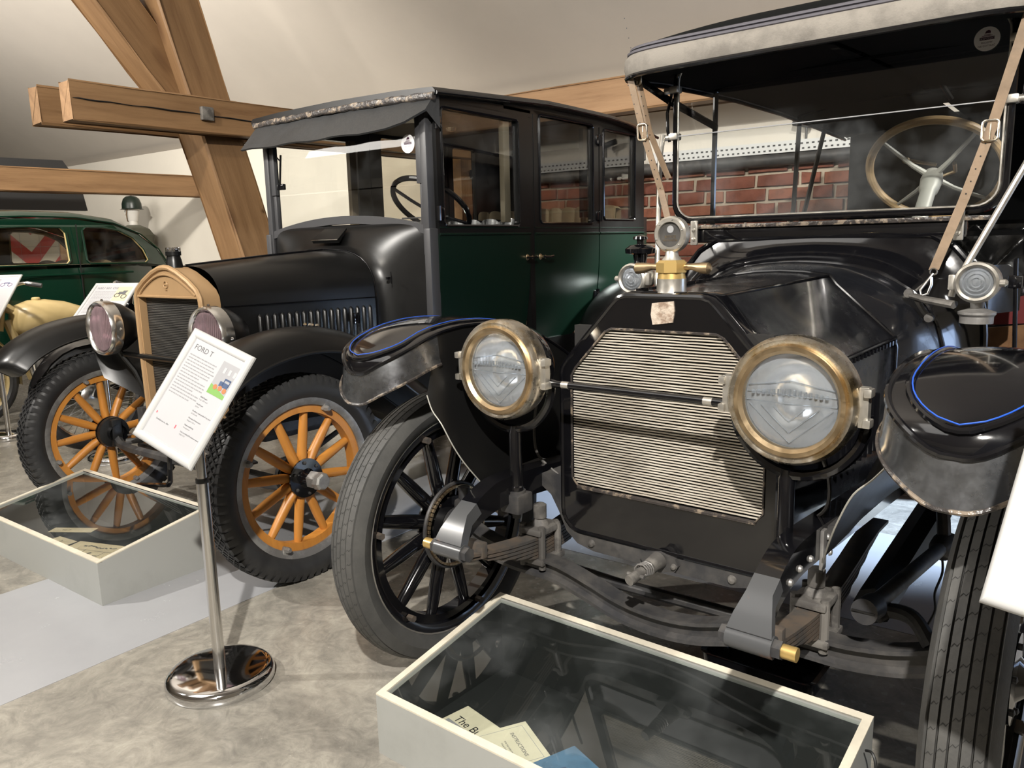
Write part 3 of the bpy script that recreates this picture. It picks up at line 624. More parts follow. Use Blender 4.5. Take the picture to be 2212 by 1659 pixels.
MB().box((cx + 0.006, cy + 0.006, -0.0022), (0.034, 0.014, 0.0002)).box((cx + 0.013, cy + 0.022, -0.0022), (0.022, 0.005, 0.0002)).box((cx + 0.002, cy + 0.014, -0.0022), (0.003, 0.02, 0.0002)).box((cx + 0.023, cy + 0.014, -0.0022), (0.003, 0.02, 0.0002)).obj('picture_car', 'print_blue', pg, smooth=False)
for dx in (-0.018, 0.0, 0.018): MB().lathe([(0, 0), (0.0075, 0), (0.0075, 0.0002), (0, 0.0002)], (cx + dx, cy - 0.006 - abs(dx) * 0.1, -0.0021), ZA, 16).obj('picture_wheel', 'print_orange', pg, smooth=False)
for dx in (-0.02, 0.0, 0.02): MB().box((cx + dx + 0.004, cy + 0.042, -0.0022), (0.009, 0.016, 0.0002)).obj('picture_window', 'paper_white', pg, smooth=False)
MB().box((-iw + 0.013, -ih + 0.062, -0.0027), (0.004, 0.006, 0.0002)).box((0.0, -ih + 0.052, -0.0027), (0.004, 0.01, 0.0002)).obj('printed_mark', 'print_red', pg, smooth=False)
text('Dotknij nas na... film', 'printed_text', 'print_dark', pg, Matrix.Translation((-iw + 0.022, -ih + 0.045, -0.0028)), 0.0065, 0.0001)
# second sign (grey motorcycle)
X2 = (0.902, 0.432, -0.006); Y2 = (-0.332, 0.701, 0.631)
o, pg, iw, ih, k = sign('white framed sign with yellowish picture just behind the sedan headlamp', (-1.60, 0.475, 0.915), X2, Y2, 0.288, 0.392, (-1.62, 0.46), 'NSU 501 OSL', SP[:0], 0.02)
q = MB(); rnd = random.Random(2)
for r in range(18):
    y = ih - (0.045 + r * 0.0088) * k; x = -iw + 0.01 * k
    while x < 0.018 * k:
        L = rnd.uniform(0.004, 0.014) * k; q.box((x + L / 2, y, -0.0028), (L, 0.0032 * k, 0.0002)); x += L + 0.0022 * k
q.obj('body_text', 'print_grey', pg, smooth=False, kind='stuff')
MB().box((iw - 0.05, ih - 0.072, -0.0027), (0.092, 0.12, 0.0003)).obj('picture', 'print_yellow', pg, smooth=False)
q = MB().torus((iw - 0.028, ih - 0.095, -0.0022), ZA, 0.016, 0.003, 20, 4).torus((iw - 0.075, ih - 0.085, -0.0022), ZA, 0.016, 0.003, 20, 4).box((iw - 0.05, ih - 0.066, -0.0022), (0.05, 0.022, 0.0004)).box((iw - 0.035, ih - 0.05, -0.0022), (0.03, 0.01, 0.0004)); q.obj('picture_motorcycle', 'print_dark', pg, smooth=False)
MB().box((-0.03, -ih + 0.03, -0.0027), (0.014, 0.012, 0.0002)).obj('printed_mark', 'print_dark', pg, smooth=False)
# third sign far left
X3 = (0.80, 0.60, 0.0); Y3 = (-0.45, 0.6, 0.66)
o, pg, iw, ih, k = sign('white framed sign with pinkish picture beside the sand coloured motorcycle', (-2.87, 0.33, 0.93), X3, Y3, 0.34, 0.47, (-2.84, 0.36), 'DKW NZ 350-1', SP[:0], 0.02)
q = MB(); rnd = random.Random(4)
for r in range(18):
    y = ih - (0.045 + r * 0.0088) * k; x = -iw + 0.01 * k
    while x < 0.018 * k:
        L = rnd.uniform(0.004, 0.014) * k; q.box((x + L / 2, y, -0.0028), (L, 0.0032 * k, 0.0002)); x += L + 0.0022 * k
q.obj('body_text', 'print_grey', pg, smooth=False, kind='stuff')
MB().box((iw - 0.055, ih - 0.06, -0.0027), (0.1, 0.1, 0.0003)).obj('picture', 'print_pink', pg, smooth=False)
MB().torus((iw - 0.03, ih - 0.075, -0.0022), ZA, 0.014, 0.002, 20, 4).torus((iw - 0.078, ih - 0.075, -0.0022), ZA, 0.014, 0.002, 20, 4).box((iw - 0.054, ih - 0.058, -0.0022), (0.04, 0.01, 0.0004)).obj('picture_motorcycle', 'print_blue', pg, smooth=False)
# fourth sign at the right edge, close to the camera
o, pg, iw, ih, k = sign('white framed sign closest to the touring car front wheel', (3.1016, -0.7846, 0.9542), (0.951, -0.309, 0), (0.1355, 0.4169, 0.8988), 0.25, 0.335, (3.125, -0.76), '', [], 0.024)
# ================================================================ black closed sedan (world frame = its own frame, front axle at the origin)
SD = thing('vintage_sedan', 'black closed vintage sedan with gold radiator shell and amber wooden wheels', 'car', (0, 0, 0))
def arch(hw, zb, zs, zt, n=2.6, v=0, k=9, m=3, skew=0):
    """half-open ring in the plane y=v: from (-hw, zb) up and over to (hw, zb)"""
    P = [V3((-hw, v, zb + (zs - zb) * i / m)) for i in range(m)]
    for i in range(2 * k + 1):
        t = pi - pi * i / (2 * k); c, s = cos(t), sin(t)
        P.append(V3((hw * (1 if c > 0 else -1) * abs(c) ** (2 / n), v, zs + (zt - zs) * abs(s) ** (2 / n))))
    P += [V3((hw, v, zs - (zs - zb) * (i + 1) / m)) for i in range(m)]
    return P
def shift(R, dx=0, dy=0, dz=0): return [p + V3((dx, dy, dz)) for p in R]
# --- radiator
# outline of the shell face
def rad_outline(s=1.0, n=8):
    P = [(-0.228, 0.50), (-0.236, 0.75), (-0.238, 1.0), (-0.234, 1.035), (-0.216, 1.062), (-0.165, 1.096), (-0.09, 1.132), (-0.035, 1.149), (0, 1.152)]
    return P + [(-a, b) for a, b in P[::-1][1:]]
ro = rad_outline()
RC0 = 0.004
core_hole = [(-0.206, 0.51), (-0.218, 0.75), (-0.219, 1.03), (0.219, 1.03), (0.218, 0.75), (0.206, 0.51)]
q = MB(); q.plate(ro, [core_hole[::-1]], lambda a, b_, d: (a, -0.045 + d, b_), 0.085)
rs = q.obj('radiator_shell', 'gold_paint', SD, angle=50)
# rolled rim of the shell and the arched tank panel moulding
MB().tube([(a, -0.046, b_) for a, b_ in ro], 0.011, 8, caps=True).obj('shell_rim', 'gold_paint', rs)
MB().tube(smooth_path([(-0.205, -0.046, 1.042), (-0.155, -0.049, 1.075), (-0.08, -0.05, 1.110), (0, -0.05, 1.124), (0.08, -0.05, 1.110), (0.155, -0.049, 1.075), (0.205, -0.046, 1.042)], 4), 0.005, 6).tube([(-0.219, -0.046, 1.034), (0.219, -0.046, 1.034)], 0.006, 6).obj('shell_moulding', 'gold_paint', rs)
MB().torus((0.0, -0.047, 1.083), (0, 1, 0), 0.014, 0.0025, 24, 6, ).box((0, -0.047, 1.083), (0.022, 0.004, 0.004)).box((0, -0.047, 1.062), (0.014, 0.003, 0.003)).obj('embossed_badge', 'gold_paint', rs)
for s_ in (-1, 1): MB().box((s_ * 0.235, -0.02, 0.515), (0.05, 0.05, 0.03), bev=0.006).obj('shell_foot', 'gold_paint', rs)
core = MB().box((0, 0.0, 0.77), (0.432, 0.03, 0.52)).obj('radiator_core', 'dark_core', SD, smooth=False)
q = MB(); NR = 74
for i in range(NR):
    z = 0.515 + i * 0.00705
    pts = [(-0.212 + 0.424 * k / 10, -0.017, z + random.uniform(-0.0011, 0.0011)) for k in range(11)]
    q.tube(pts, 0.0016, 4)
q.obj('fins', 'fin_dark', core, kind='stuff')
MB().lathe([(0.034, 0), (0.03, 0.03), (0.026, 0.045), (0.026, 0.05), (0.03, 0.05), (0.03, 0.066), (0, 0.066)], (0, 0.0, 1.148), ZA, 24).obj('radiator_cap', 'black_satin', SD)
q = MB()
for i in range(7): a = i * 2 * pi / 7; q.box((0.0 + cos(a) * 0.023, sin(a) * 0.023, 1.222), (0.012, 0.012, 0.018), Matrix.Rotation(a, 3, 'Z'), bev=0.003)
q.lathe([(0, 0), (0.022, 0), (0.022, 0.006), (0, 0.006)], (0, 0, 1.213), ZA, 20); q.obj('cap_crown', 'chrome', SD)
# --- bonnet
HR = [arch(0.238, 0.72, 0.98, 1.155, 2.7, 0.042), arch(0.262, 0.70, 0.975, 1.17, 2.8, 0.25), arch(0.30, 0.69, 0.965, 1.186, 2.9, 0.5), arch(0.343, 0.68, 0.955, 1.203, 3.0, 0.775)]
hood = MB().loft(HR, False).obj('bonnet', 'black_satin', SD, angle=60)
MB().tube([(0, 0.05, 1.158), (0, 0.4, 1.184), (0, 0.77, 1.206)], 0.004, 6).obj('centre_hinge', 'black_gloss', hood)
MB().tube([(0.245, 0.05, 0.995), (0.344, 0.77, 0.985)], 0.0028, 6).obj('side_hinge', 'black_gloss', hood)
MB().tube([p + V3((0, 0.0, 0)) for p in arch(0.346, 0.68, 0.955, 1.206, 3.0, 0.778)], 0.0035, 6).obj('bonnet_edge', 'black_gloss', hood)
for i in range(17):
    y = 0.20 + i * 0.0338; xw = 0.238 + (y - 0.042) / 0.733 * 0.105; z0_, z1_ = 0.735, 0.952
    L = MB(); rg = []
    for (z, s_) in ((z0_, 0.2), (z0_ + 0.012, 1), ((z0_ + z1_) / 2, 1), (z1_ - 0.012, 1), (z1_, 0.25)):
        rg.append([V3((xw - 0.001, y - 0.009 * s_, z)), V3((xw + 0.007 * s_, y - 0.005 * s_, z)), V3((xw + 0.010 * s_, y + 0.002 * s_, z)), V3((xw + 0.006 * s_, y + 0.009 * s_, z)), V3((xw - 0.001, y + 0.0095 * s_, z))])
    L.loft(rg, True, False, True).obj('louver', 'black_satin', hood, angle=70)
MB().box((0.355, 0.64, 0.90), (0.012, 0.03, 0.05), bev=0.004).obj('bonnet_catch', 'black_gloss', hood)
# --- cowl
CR = []
for i in range(9):
    t = i / 8; e = t * t * (3 - 2 * t); e2 = t ** 1.6
    CR.append(arch(0.343 + (0.552 - 0.343) * e2, 0.68, 0.955 + (1.18 - 0.955) * e2, 1.203 + (1.322 - 1.203) * e, 3.0 + 4.5 * e2, 0.78 + 0.135 * (t ** 0.85)))
cowl = MB().loft(CR, False).obj('cowl', 'black_satin', SD, angle=60)
MB().add([(-0.1, 0.80, 1.236), (0.09, 0.80, 1.236), (0.075, 0.865, 1.298), (-0.085, 0.865, 1.298), (-0.1, 0.79, 1.252), (0.09, 0.79, 1.252), (0.075, 0.865, 1.306), (-0.085, 0.865, 1.306)], [(0, 1, 2, 3), (4, 7, 6, 5), (0, 4, 5, 1), (1, 5, 6, 2), (2, 6, 7, 3), (3, 7, 4, 0)]).obj('cowl_vent', 'black_satin', cowl, smooth=False)
MB().tube([(-0.1, 0.789, 1.25), (0.09, 0.789, 1.25)], 0.0025, 6).obj('vent_edge', 'chrome', cowl)
MB().box((0.40, 0.805, 1.07), (0.01, 0.02, 0.012)).tube([(0.415, 0.81, 1.045), (0.415, 0.81, 1.10)], 0.002, 6).obj('cowl_catch', 'black_gloss', cowl)
# --- windscreen
WF = 0.925
ws = MB()
crown = lambda x: 1.275 + 0.062 * (1 - (x / 0.55) ** 2)
top = [(-0.555 + 1.11 * i / 16, crown(-0.555 + 1.11 * i / 16)) for i in range(17)]
ws.plate([(x, z + 0.028) for x, z in top] + [(x, z - 0.01) for x, z in top[::-1]], [], lambda a, b_, d: (a, WF - 0.02 + d, b_), 0.045)
wsf = ws.obj('windscreen_sill', 'charcoal_satin', SD, angle=50)
for s_ in (-1, 1):
    MB().box((s_ * 0.56, WF + 0.005, 1.50), (0.038, 0.06, 0.66), bev=0.006).obj('windscreen_pillar', 'charcoal_satin', SD)
    MB().box((s_ * 0.523, WF - 0.005, 1.64), (0.034, 0.022, 0.30), bev=0.003).obj('upper_frame_side', 'charcoal_satin', SD)
    MB().box((s_ * 0.529, WF + 0.004, 1.40), (0.026, 0.022, 0.19), bev=0.003).obj('lower_frame_side', 'charcoal_satin', SD)
MB().box((0.572, WF - 0.005, 0.98), (0.04, 0.06, 0.62), bev=0.008).box((-0.572, WF - 0.005, 0.98), (0.04, 0.06, 0.62), bev=0.008).obj('cowl_post', 'charcoal_satin', SD)
MB().box((0, WF - 0.004, 1.65), (1.03, 0.004, 0.32)).obj('upper_glass', 'clear_glass', SD, smooth=False)
MB().plate([(-0.52, 1.30), (0.52, 1.30), (0.52, 1.485), (-0.52, 1.485)], [], lambda a, b_, d: (a, WF + 0.004 + d, b_), 0.004).obj('lower_glass', 'clear_glass', SD, smooth=False)
MB().box((0, WF + 0.012, 1.80), (1.12, 0.05, 0.05)).obj('windscreen_header', 'black_satin', SD, smooth=False)
# wiper
q = MB().tube([(-0.47, WF - 0.02, 1.68), (-0.44, WF - 0.024, 1.66), (-0.46, WF - 0.024, 1.52)], 0.004, 6); q.tube([(-0.43, WF - 0.026, 1.69), (-0.455, WF - 0.026, 1.52)], 0.005, 6); q.box((-0.45, WF - 0.02, 1.53), (0.05, 0.02, 0.03), bev=0.004); q.obj('wiper', 'black_gloss', SD)
def sticker(parent, M, r, name='sticker'):
    o = MB().lathe([(0, 0), (r, 0), (r, 0.0006), (0, 0.0006)], (0, 0, 0), ZA, 40).obj(name, 'sticker_white', parent, smooth=False, label='round white notice sticker'); o.matrix_local = M
    MB().box((0, r * 0.04, 0.0008), (r * 1.15, r * 0.25, 0.0003)).obj('sticker_bar', 'print_purple', o, smooth=False)
    text('EKSPONAT', 'printed_text', 'paper_white', o, Matrix.Translation((0, -r * 0.05, 0.0012)), r * 0.24, 0.0001, 'CENTER')
    text('PROSIMY', 'printed_text', 'print_purple', o, Matrix.Translation((0, -r * 0.38, 0.0008)), r * 0.22, 0.0001, 'CENTER')
    text('NIE DOTYKAĆ', 'printed_text', 'print_purple', o, Matrix.Translation((0, -r * 0.64, 0.0008)), r * 0.2, 0.0001, 'CENTER')
    MB().plate([(-r * .2, r * .45), (r * .25, r * .45), (r * .25, r * .62), (r * .1, r * .72), (-r * .08, r * .66)], [], lambda a, b_, d: (a, b_, 0.0008 + d), 0.0003).box((0, r * 0.34, 0.0009), (r * 0.5, r * 0.05, 0.0003)).box((0, r * 0.25, 0.0009), (r * 0.8, r * 0.05, 0.0003)).obj('sticker_emblem', 'print_purple', o, smooth=False)
    return o
sticker(SD, frameM((0.455, WF - 0.0075, 1.668), (1, 0, 0), (0, 0, 1)), 0.041)
# --- visor and roof
q = MB(); NV = 14
def vis(i, t): 
    x = -0.62 + 1.24 * i / NV; s_ = max(0, (x - 0.45) / 0.17); s2 = max(0, (-0.55 - x) / 0.07)
    f = 1 - 0.55 * s_ ** 1.5
    return V3((x, 0.915 - (0.12) * t * f, 1.857 - 0.135 * t * f * (1 - 0.0 * s2) + 0.004 * sin(i * 1.7)))
q.loft([[vis(i, t) for i in range(NV + 1)] for t in (0, 0.33, 0.66, 1)] + [[vis(i, 1) + V3((0, 0.008, -0.006)) for i in range(NV + 1)]] + [[vis(i, t) + V3((0, 0.01, -0.01)) for i in range(NV + 1)] for t in (0.66, 0.33, 0)], False)
q.add([vis(NV, 0), vis(NV, 1), V3((0.625, 0.95, 1.72)), V3((0.625, 0.95, 1.86))], [(0, 1, 2, 3)])
visor = q.obj('sun_visor', 'leatherette', SD, angle=70)
q = MB(); pts = [(-0.63 + 1.27 * i / 40, 0.898 + random.uniform(-0.002, 0.002), 1.860 + 0.012 * cos((i - 20) / 20 * 1.5) - 0.008 + random.uniform(-0.002, 0.002)) for i in range(41)]
q.tube(pts, [0.016 + random.uniform(-0.0025, 0.0025) for _ in pts], 8, flat=(1, 0.7)).obj('worn_seam', 'worn_edge', visor, label='worn torn front seam')
def roofz(x, y): return 1.868 + 0.05 * min(1, max(0, (y - 0.9)) / 0.9) - 0.055 * max(0, (y - 2.3) / 0.7) ** 2
rr = []
for i in range(13):
    y = 0.895 + (3.02 - 0.895) * i / 12; zr = roofz(0, y); hw = 0.645 - (0.03 if i == 12 else 0)
    rr.append([V3((-hw, y, zr - 0.012)), V3((-hw - 0.005, y, zr + 0.005)), V3((-hw + 0.01, y, zr + 0.02)), V3((-0.42, y, zr + 0.03)), V3((0, y, zr + 0.036)), V3((0.42, y, zr + 0.03)), V3((hw - 0.01, y, zr + 0.02)), V3((hw + 0.005, y, zr + 0.005)), V3((hw, y, zr - 0.012)), V3((0.5, y, zr - 0.014)), V3((-0.5, y, zr - 0.014))])
MB().loft(rr, True, False, True).obj('roof', 'black_satin', SD, angle=60)
MB().loft([[V3((-0.56, y, roofz(0, y) - 0.03)), V3((0, y, roofz(0, y) - 0.005)), V3((0.56, y, roofz(0, y) - 0.03))] for y in (0.98, 1.6, 2.3, 2.88)], False).obj('headlining', 'brown_trim', SD)
MB().tube([(0.651, 0.9 + i * 0.212, roofz(0, 0.9 + i * 0.212) - 0.004) for i in range(11)], 0.009, 8).obj('drip_rail', 'black_gloss', SD)
MB().lathe([(0, 0), (0.03, 0), (0.024, 0.018), (0, 0.022)], (0.0, 1.75, 1.862), (0, 0, -1), 20).obj('dome_light', 'nickel', SD)
# --- body sides
def uz(z): return 0.6 - 0.055 * max(0, (1.15 - z) / 0.47) ** 1.6
def side(mirror, y0, y1, zb, zt, hole=None, name='front_door', m='black_satin', hr=0.02, cut=None):
    sgn = -1 if mirror else 1
    fn = lambda a, b_, d: (sgn * (uz(b_) - d), a, b_)
    q = MB(); BL = 1.262
    q.plate([(y0, BL), (y1, BL), (y1, zt), (y0, zt)], [rrect(hole[0], hole[1], hole[2], hole[3], hr)[::-1]] if hole else [], fn, 0.03)
    o = q.obj(name, m, SD, smooth=False)
    rings = []; lo = []
    for k in range(8):
        z = zb + (BL - zb) * k / 7; lo.append(z)
    def ymax(z): return y1 if not cut else cut(z)
    outer = [[V3((sgn * uz(z), y0 + (ymax(z) - y0) * j / 4, z)) for j in range(5)] for z in lo]
    inner = [[V3((sgn * (uz(z) - 0.03), y0 + (ymax(z) - y0) * j / 4, z)) for j in range(5)] for z in lo]
    g = MB().loft([a + b_[::-1] for a, b_ in zip(outer, inner)], True, False, True)
    g.obj('lower_panel', 'green_satin' if name != 'front_door' else 'green_satin', o, angle=40)
    # window moulding
    if hole:
        MB().tube([(sgn * 0.602, a, b_) for a, b_ in rrect(hole[0] - .004, hole[1] - .004, hole[2] + .004, hole[3] + .004, hr)], 0.006, 6, closed=True).obj('window_moulding', 'black_gloss', o)
        MB().box((sgn * 0.584, (hole[0] + hole[2]) / 2, (hole[1] + hole[3]) / 2), (0.004, hole[2] - hole[0], hole[3] - hole[1])).obj('window_glass', 'clear_glass' if name == 'front_door' else 'smoky_glass', o, smooth=False)
    MB().tube([(sgn * (uz(1.262) + 0.003), y0, 1.262), (sgn * (uz(1.262) + 0.003), y1, 1.262)], 0.006, 6).tube([(sgn * 0.6, y0, 1.292), (sgn * 0.6, y1, 1.292)], 0.003, 6).obj('belt_moulding', 'green_satin', o)
    return o
DZ = 0.66
fz = lambda z: 2.36 - 0.30 * max(0, (0.93 - z) / 0.27)
for mir in (0, 1):
    s_ = -1 if mir else 1
    fd = side(mir, 0.945, 1.655, DZ, 1.85, (0.985, 1.305, 1.56, 1.815), 'front_door')
    rd = side(mir, 1.70, 2.36, DZ, 1.885, (1.755, 1.32, 2.29, 1.865), 'rear_door', cut=lambda z: 2.36 - 0.25 * max(0, (0.86 - z) / 0.2) ** 1.0)
    qp = side(mir, 2.37, 2.93, 0.80, 1.88, (2.42, 1.345, 2.66 if mir else 2.80, 1.855), 'quarter_panel')
    MB().box((s_ * 0.582, 1.678, 1.28), (0.03, 0.042, 1.2)).obj('centre_pillar', 'black_satin', SD, smooth=False)
    MB().box((s_ * 0.56, 1.50, 1.57), (0.03, 0.05, 0.50), bev=0.004).obj('garnish_strip', 'garnish' if not mir else 'brown_trim', fd)
    MB().box((s_ * 0.56, 2.255, 1.60), (0.03, 0.05, 0.50), bev=0.004).obj('garnish_strip', 'black_gloss', rd)
    MB().box((s_ * 0.585, 2.2, 1.885), (0.03, 1.5, 0.04)).box((s_ * 0.585, 1.3, 1.862), (0.03, 0.75, 0.035)).obj('cant_rail', 'black_satin', SD, smooth=False)
    for (d_, y, zz) in ((fd, 0.94, (0.86, 1.355, 1.752)), (rd, 2.365, (0.9, 1.36, 1.79))):
        for z in zz: MB().tube([(s_ * (uz(z) + 0.008), y, z - 0.032), (s_ * (uz(z) + 0.008), y, z + 0.032)], 0.011, 10).box((s_ * (uz(z) + 0.003), y + (0.02 if d_ is fd else -0.02), z), (0.012, 0.035, 0.05), bev=0.003).obj('hinge', 'black_gloss', d_)
    for d_, y, sg in ((fd, 1.625, 1), (rd, 1.745, 1)):
        if mir: continue
        h = MB().lathe([(0, 0), (0.017, 0), (0.014, 0.006), (0.007, 0.008), (0.007, 0.03), (0.01, 0.034), (0, 0.036)], (uz(1.14), y, 1.14), XA, 18, ry=0.7).obj('door_handle', 'brass', d_)
        MB().tube([(uz(1.14) + 0.032, y - 0.008 if d_ is rd else y - 0.045, 1.14), (uz(1.14) + 0.034, y + 0.04, 1.137), (uz(1.14) + 0.034, y + (0.075 if d_ is rd else 0.035), 1.142)], [0.006, 0.0085, 0.007], 10).obj('handle_grip', 'black_gloss', d_)
# rear of the body
q = MB(); BKZ = lambda z: 2.93
rg = []
for z, dy in ((0.8, 0.0), (1.0, 0.05), (1.26, 0.07), (1.5, 0.06), (1.86, 0.03)):
    u = uz(z)
    rg.append([V3((-u, 2.92, z)), V3((-u + 0.01, 2.96 + dy * 0.5, z)), V3((-u + 0.07, 3.0 + dy, z)), V3((0, 3.02 + dy, z)), V3((u - 0.07, 3.0 + dy, z)), V3((u - 0.01, 2.96 + dy * 0.5, z)), V3((u, 2.92, z))])
backp = MB().loft([rg[0], rg[1], rg[2]], False).obj('rear_panel', 'green_satin', SD)
MB().loft([[V3((a.x, a.y, zz)) for a in rg[3]] for zz in (1.26, 1.36)], False).loft([[V3((a.x, a.y, zz)) for a in rg[4]] for zz in (1.72, 1.87)], False).add([(-0.6, 2.92, 1.36), (-0.42, 3.05, 1.36), (-0.42, 3.05, 1.72), (-0.6, 2.92, 1.72)], [(0, 1, 2, 3)]).add([(0.6, 2.92, 1.36), (0.42, 3.05, 1.36), (0.42, 3.05, 1.72), (0.6, 2.92, 1.72)], [(0, 1, 2, 3)]).obj('rear_upper_panel', 'black_satin', SD)
MB().box((0, 3.055, 1.54), (0.84, 0.004, 0.36)).obj('rear_glass', 'clear_glass', SD, smooth=False)
# interior
def tuft(x0, x1, y, z0_, z1_, m, name, nb=9, depth=0.05, top=True):
    q = MB(); nx = nb * 6; rings = []
    for j in range(9):
        t = j / 8; z = z0_ + (z1_ - z0_) * t; row = []
        for i in range(nx + 1):
            x = x0 + (x1 - x0) * i / nx; s_ = abs(sin(pi * i / nx * nb)) ** 0.5
            dd = depth * (0.45 + 0.55 * s_) * (sin(pi * min(0.98, max(0.02, t * 0.92 + 0.06))) ** 0.4)
            row.append(V3((x, y - dd, z + (0.02 * s_ if j == 8 else 0))))
        rings.append(row)
    rings.append([V3((p.x, y + 0.06, p.z - 0.005)) for p in rings[-1]]); rings.append([V3((p.x, y + 0.07, z0_)) for p in rings[-1]])
    return q.loft(rings, False).obj(name, m, SD, angle=60)
tuft(-0.55, 0.55, 2.66, 0.9, 1.415, 'cream_leather', 'rear_seat_back', 11)
MB().box((0, 2.4, 0.82), (1.1, 0.5, 0.16), bev=0.04).obj('rear_seat_cushion', 'cream_leather', SD)
tuft(-0.55, 0.55, 1.62, 0.8, 1.325, 'leather_black', 'front_seat_back', 9, 0.04)
MB().box((0, 1.42, 0.78), (1.1, 0.42, 0.14), bev=0.04).obj('front_seat_cushion', 'leather_black', SD)
MB().box((0, 0.965, 1.19), (1.08, 0.04, 0.22), bev=0.01).obj('dashboard', 'black_satin', SD)
MB().box((0, 1.9, 0.56), (1.08, 2.1, 0.03)).obj('body_floor', 'black_plain', SD, smooth=False)
swc = V3((0.315, 1.21, 1.405)); ax = V3((0, 0.62, 0.78)).normalized()
q = MB().torus(swc, ax, 0.205, 0.0135, 48, 8); stw = q.obj('steering_wheel', 'black_gloss', SD)
q = MB(); a1 = V3(XA); a2 = ax.cross(a1)
for k in range(4): t = pi / 4 + k * pi / 2; d_ = a1 * cos(t) + a2 * sin(t); q.tube([swc - ax * 0.03, swc + d_ * 0.1 - ax * 0.018, swc + d_ * 0.2], 0.008, 8)
q.tube([swc - ax * 0.01, swc - ax * 0.05], 0.026, 14).obj('wheel_spokes', 'black_gloss', stw)
MB().tube([swc - ax * 0.04, swc - ax * 0.62], 0.016, 12).obj('steering_column', 'iron', stw)
MB().tube([swc - ax * 0.07 + a1 * 0.0, swc - ax * 0.07 - a1 * 0.16], 0.004, 6).tube([swc - ax * 0.07, swc - ax * 0.07 + a1 * 0.15], 0.004, 6).obj('control_levers', 'iron', stw)
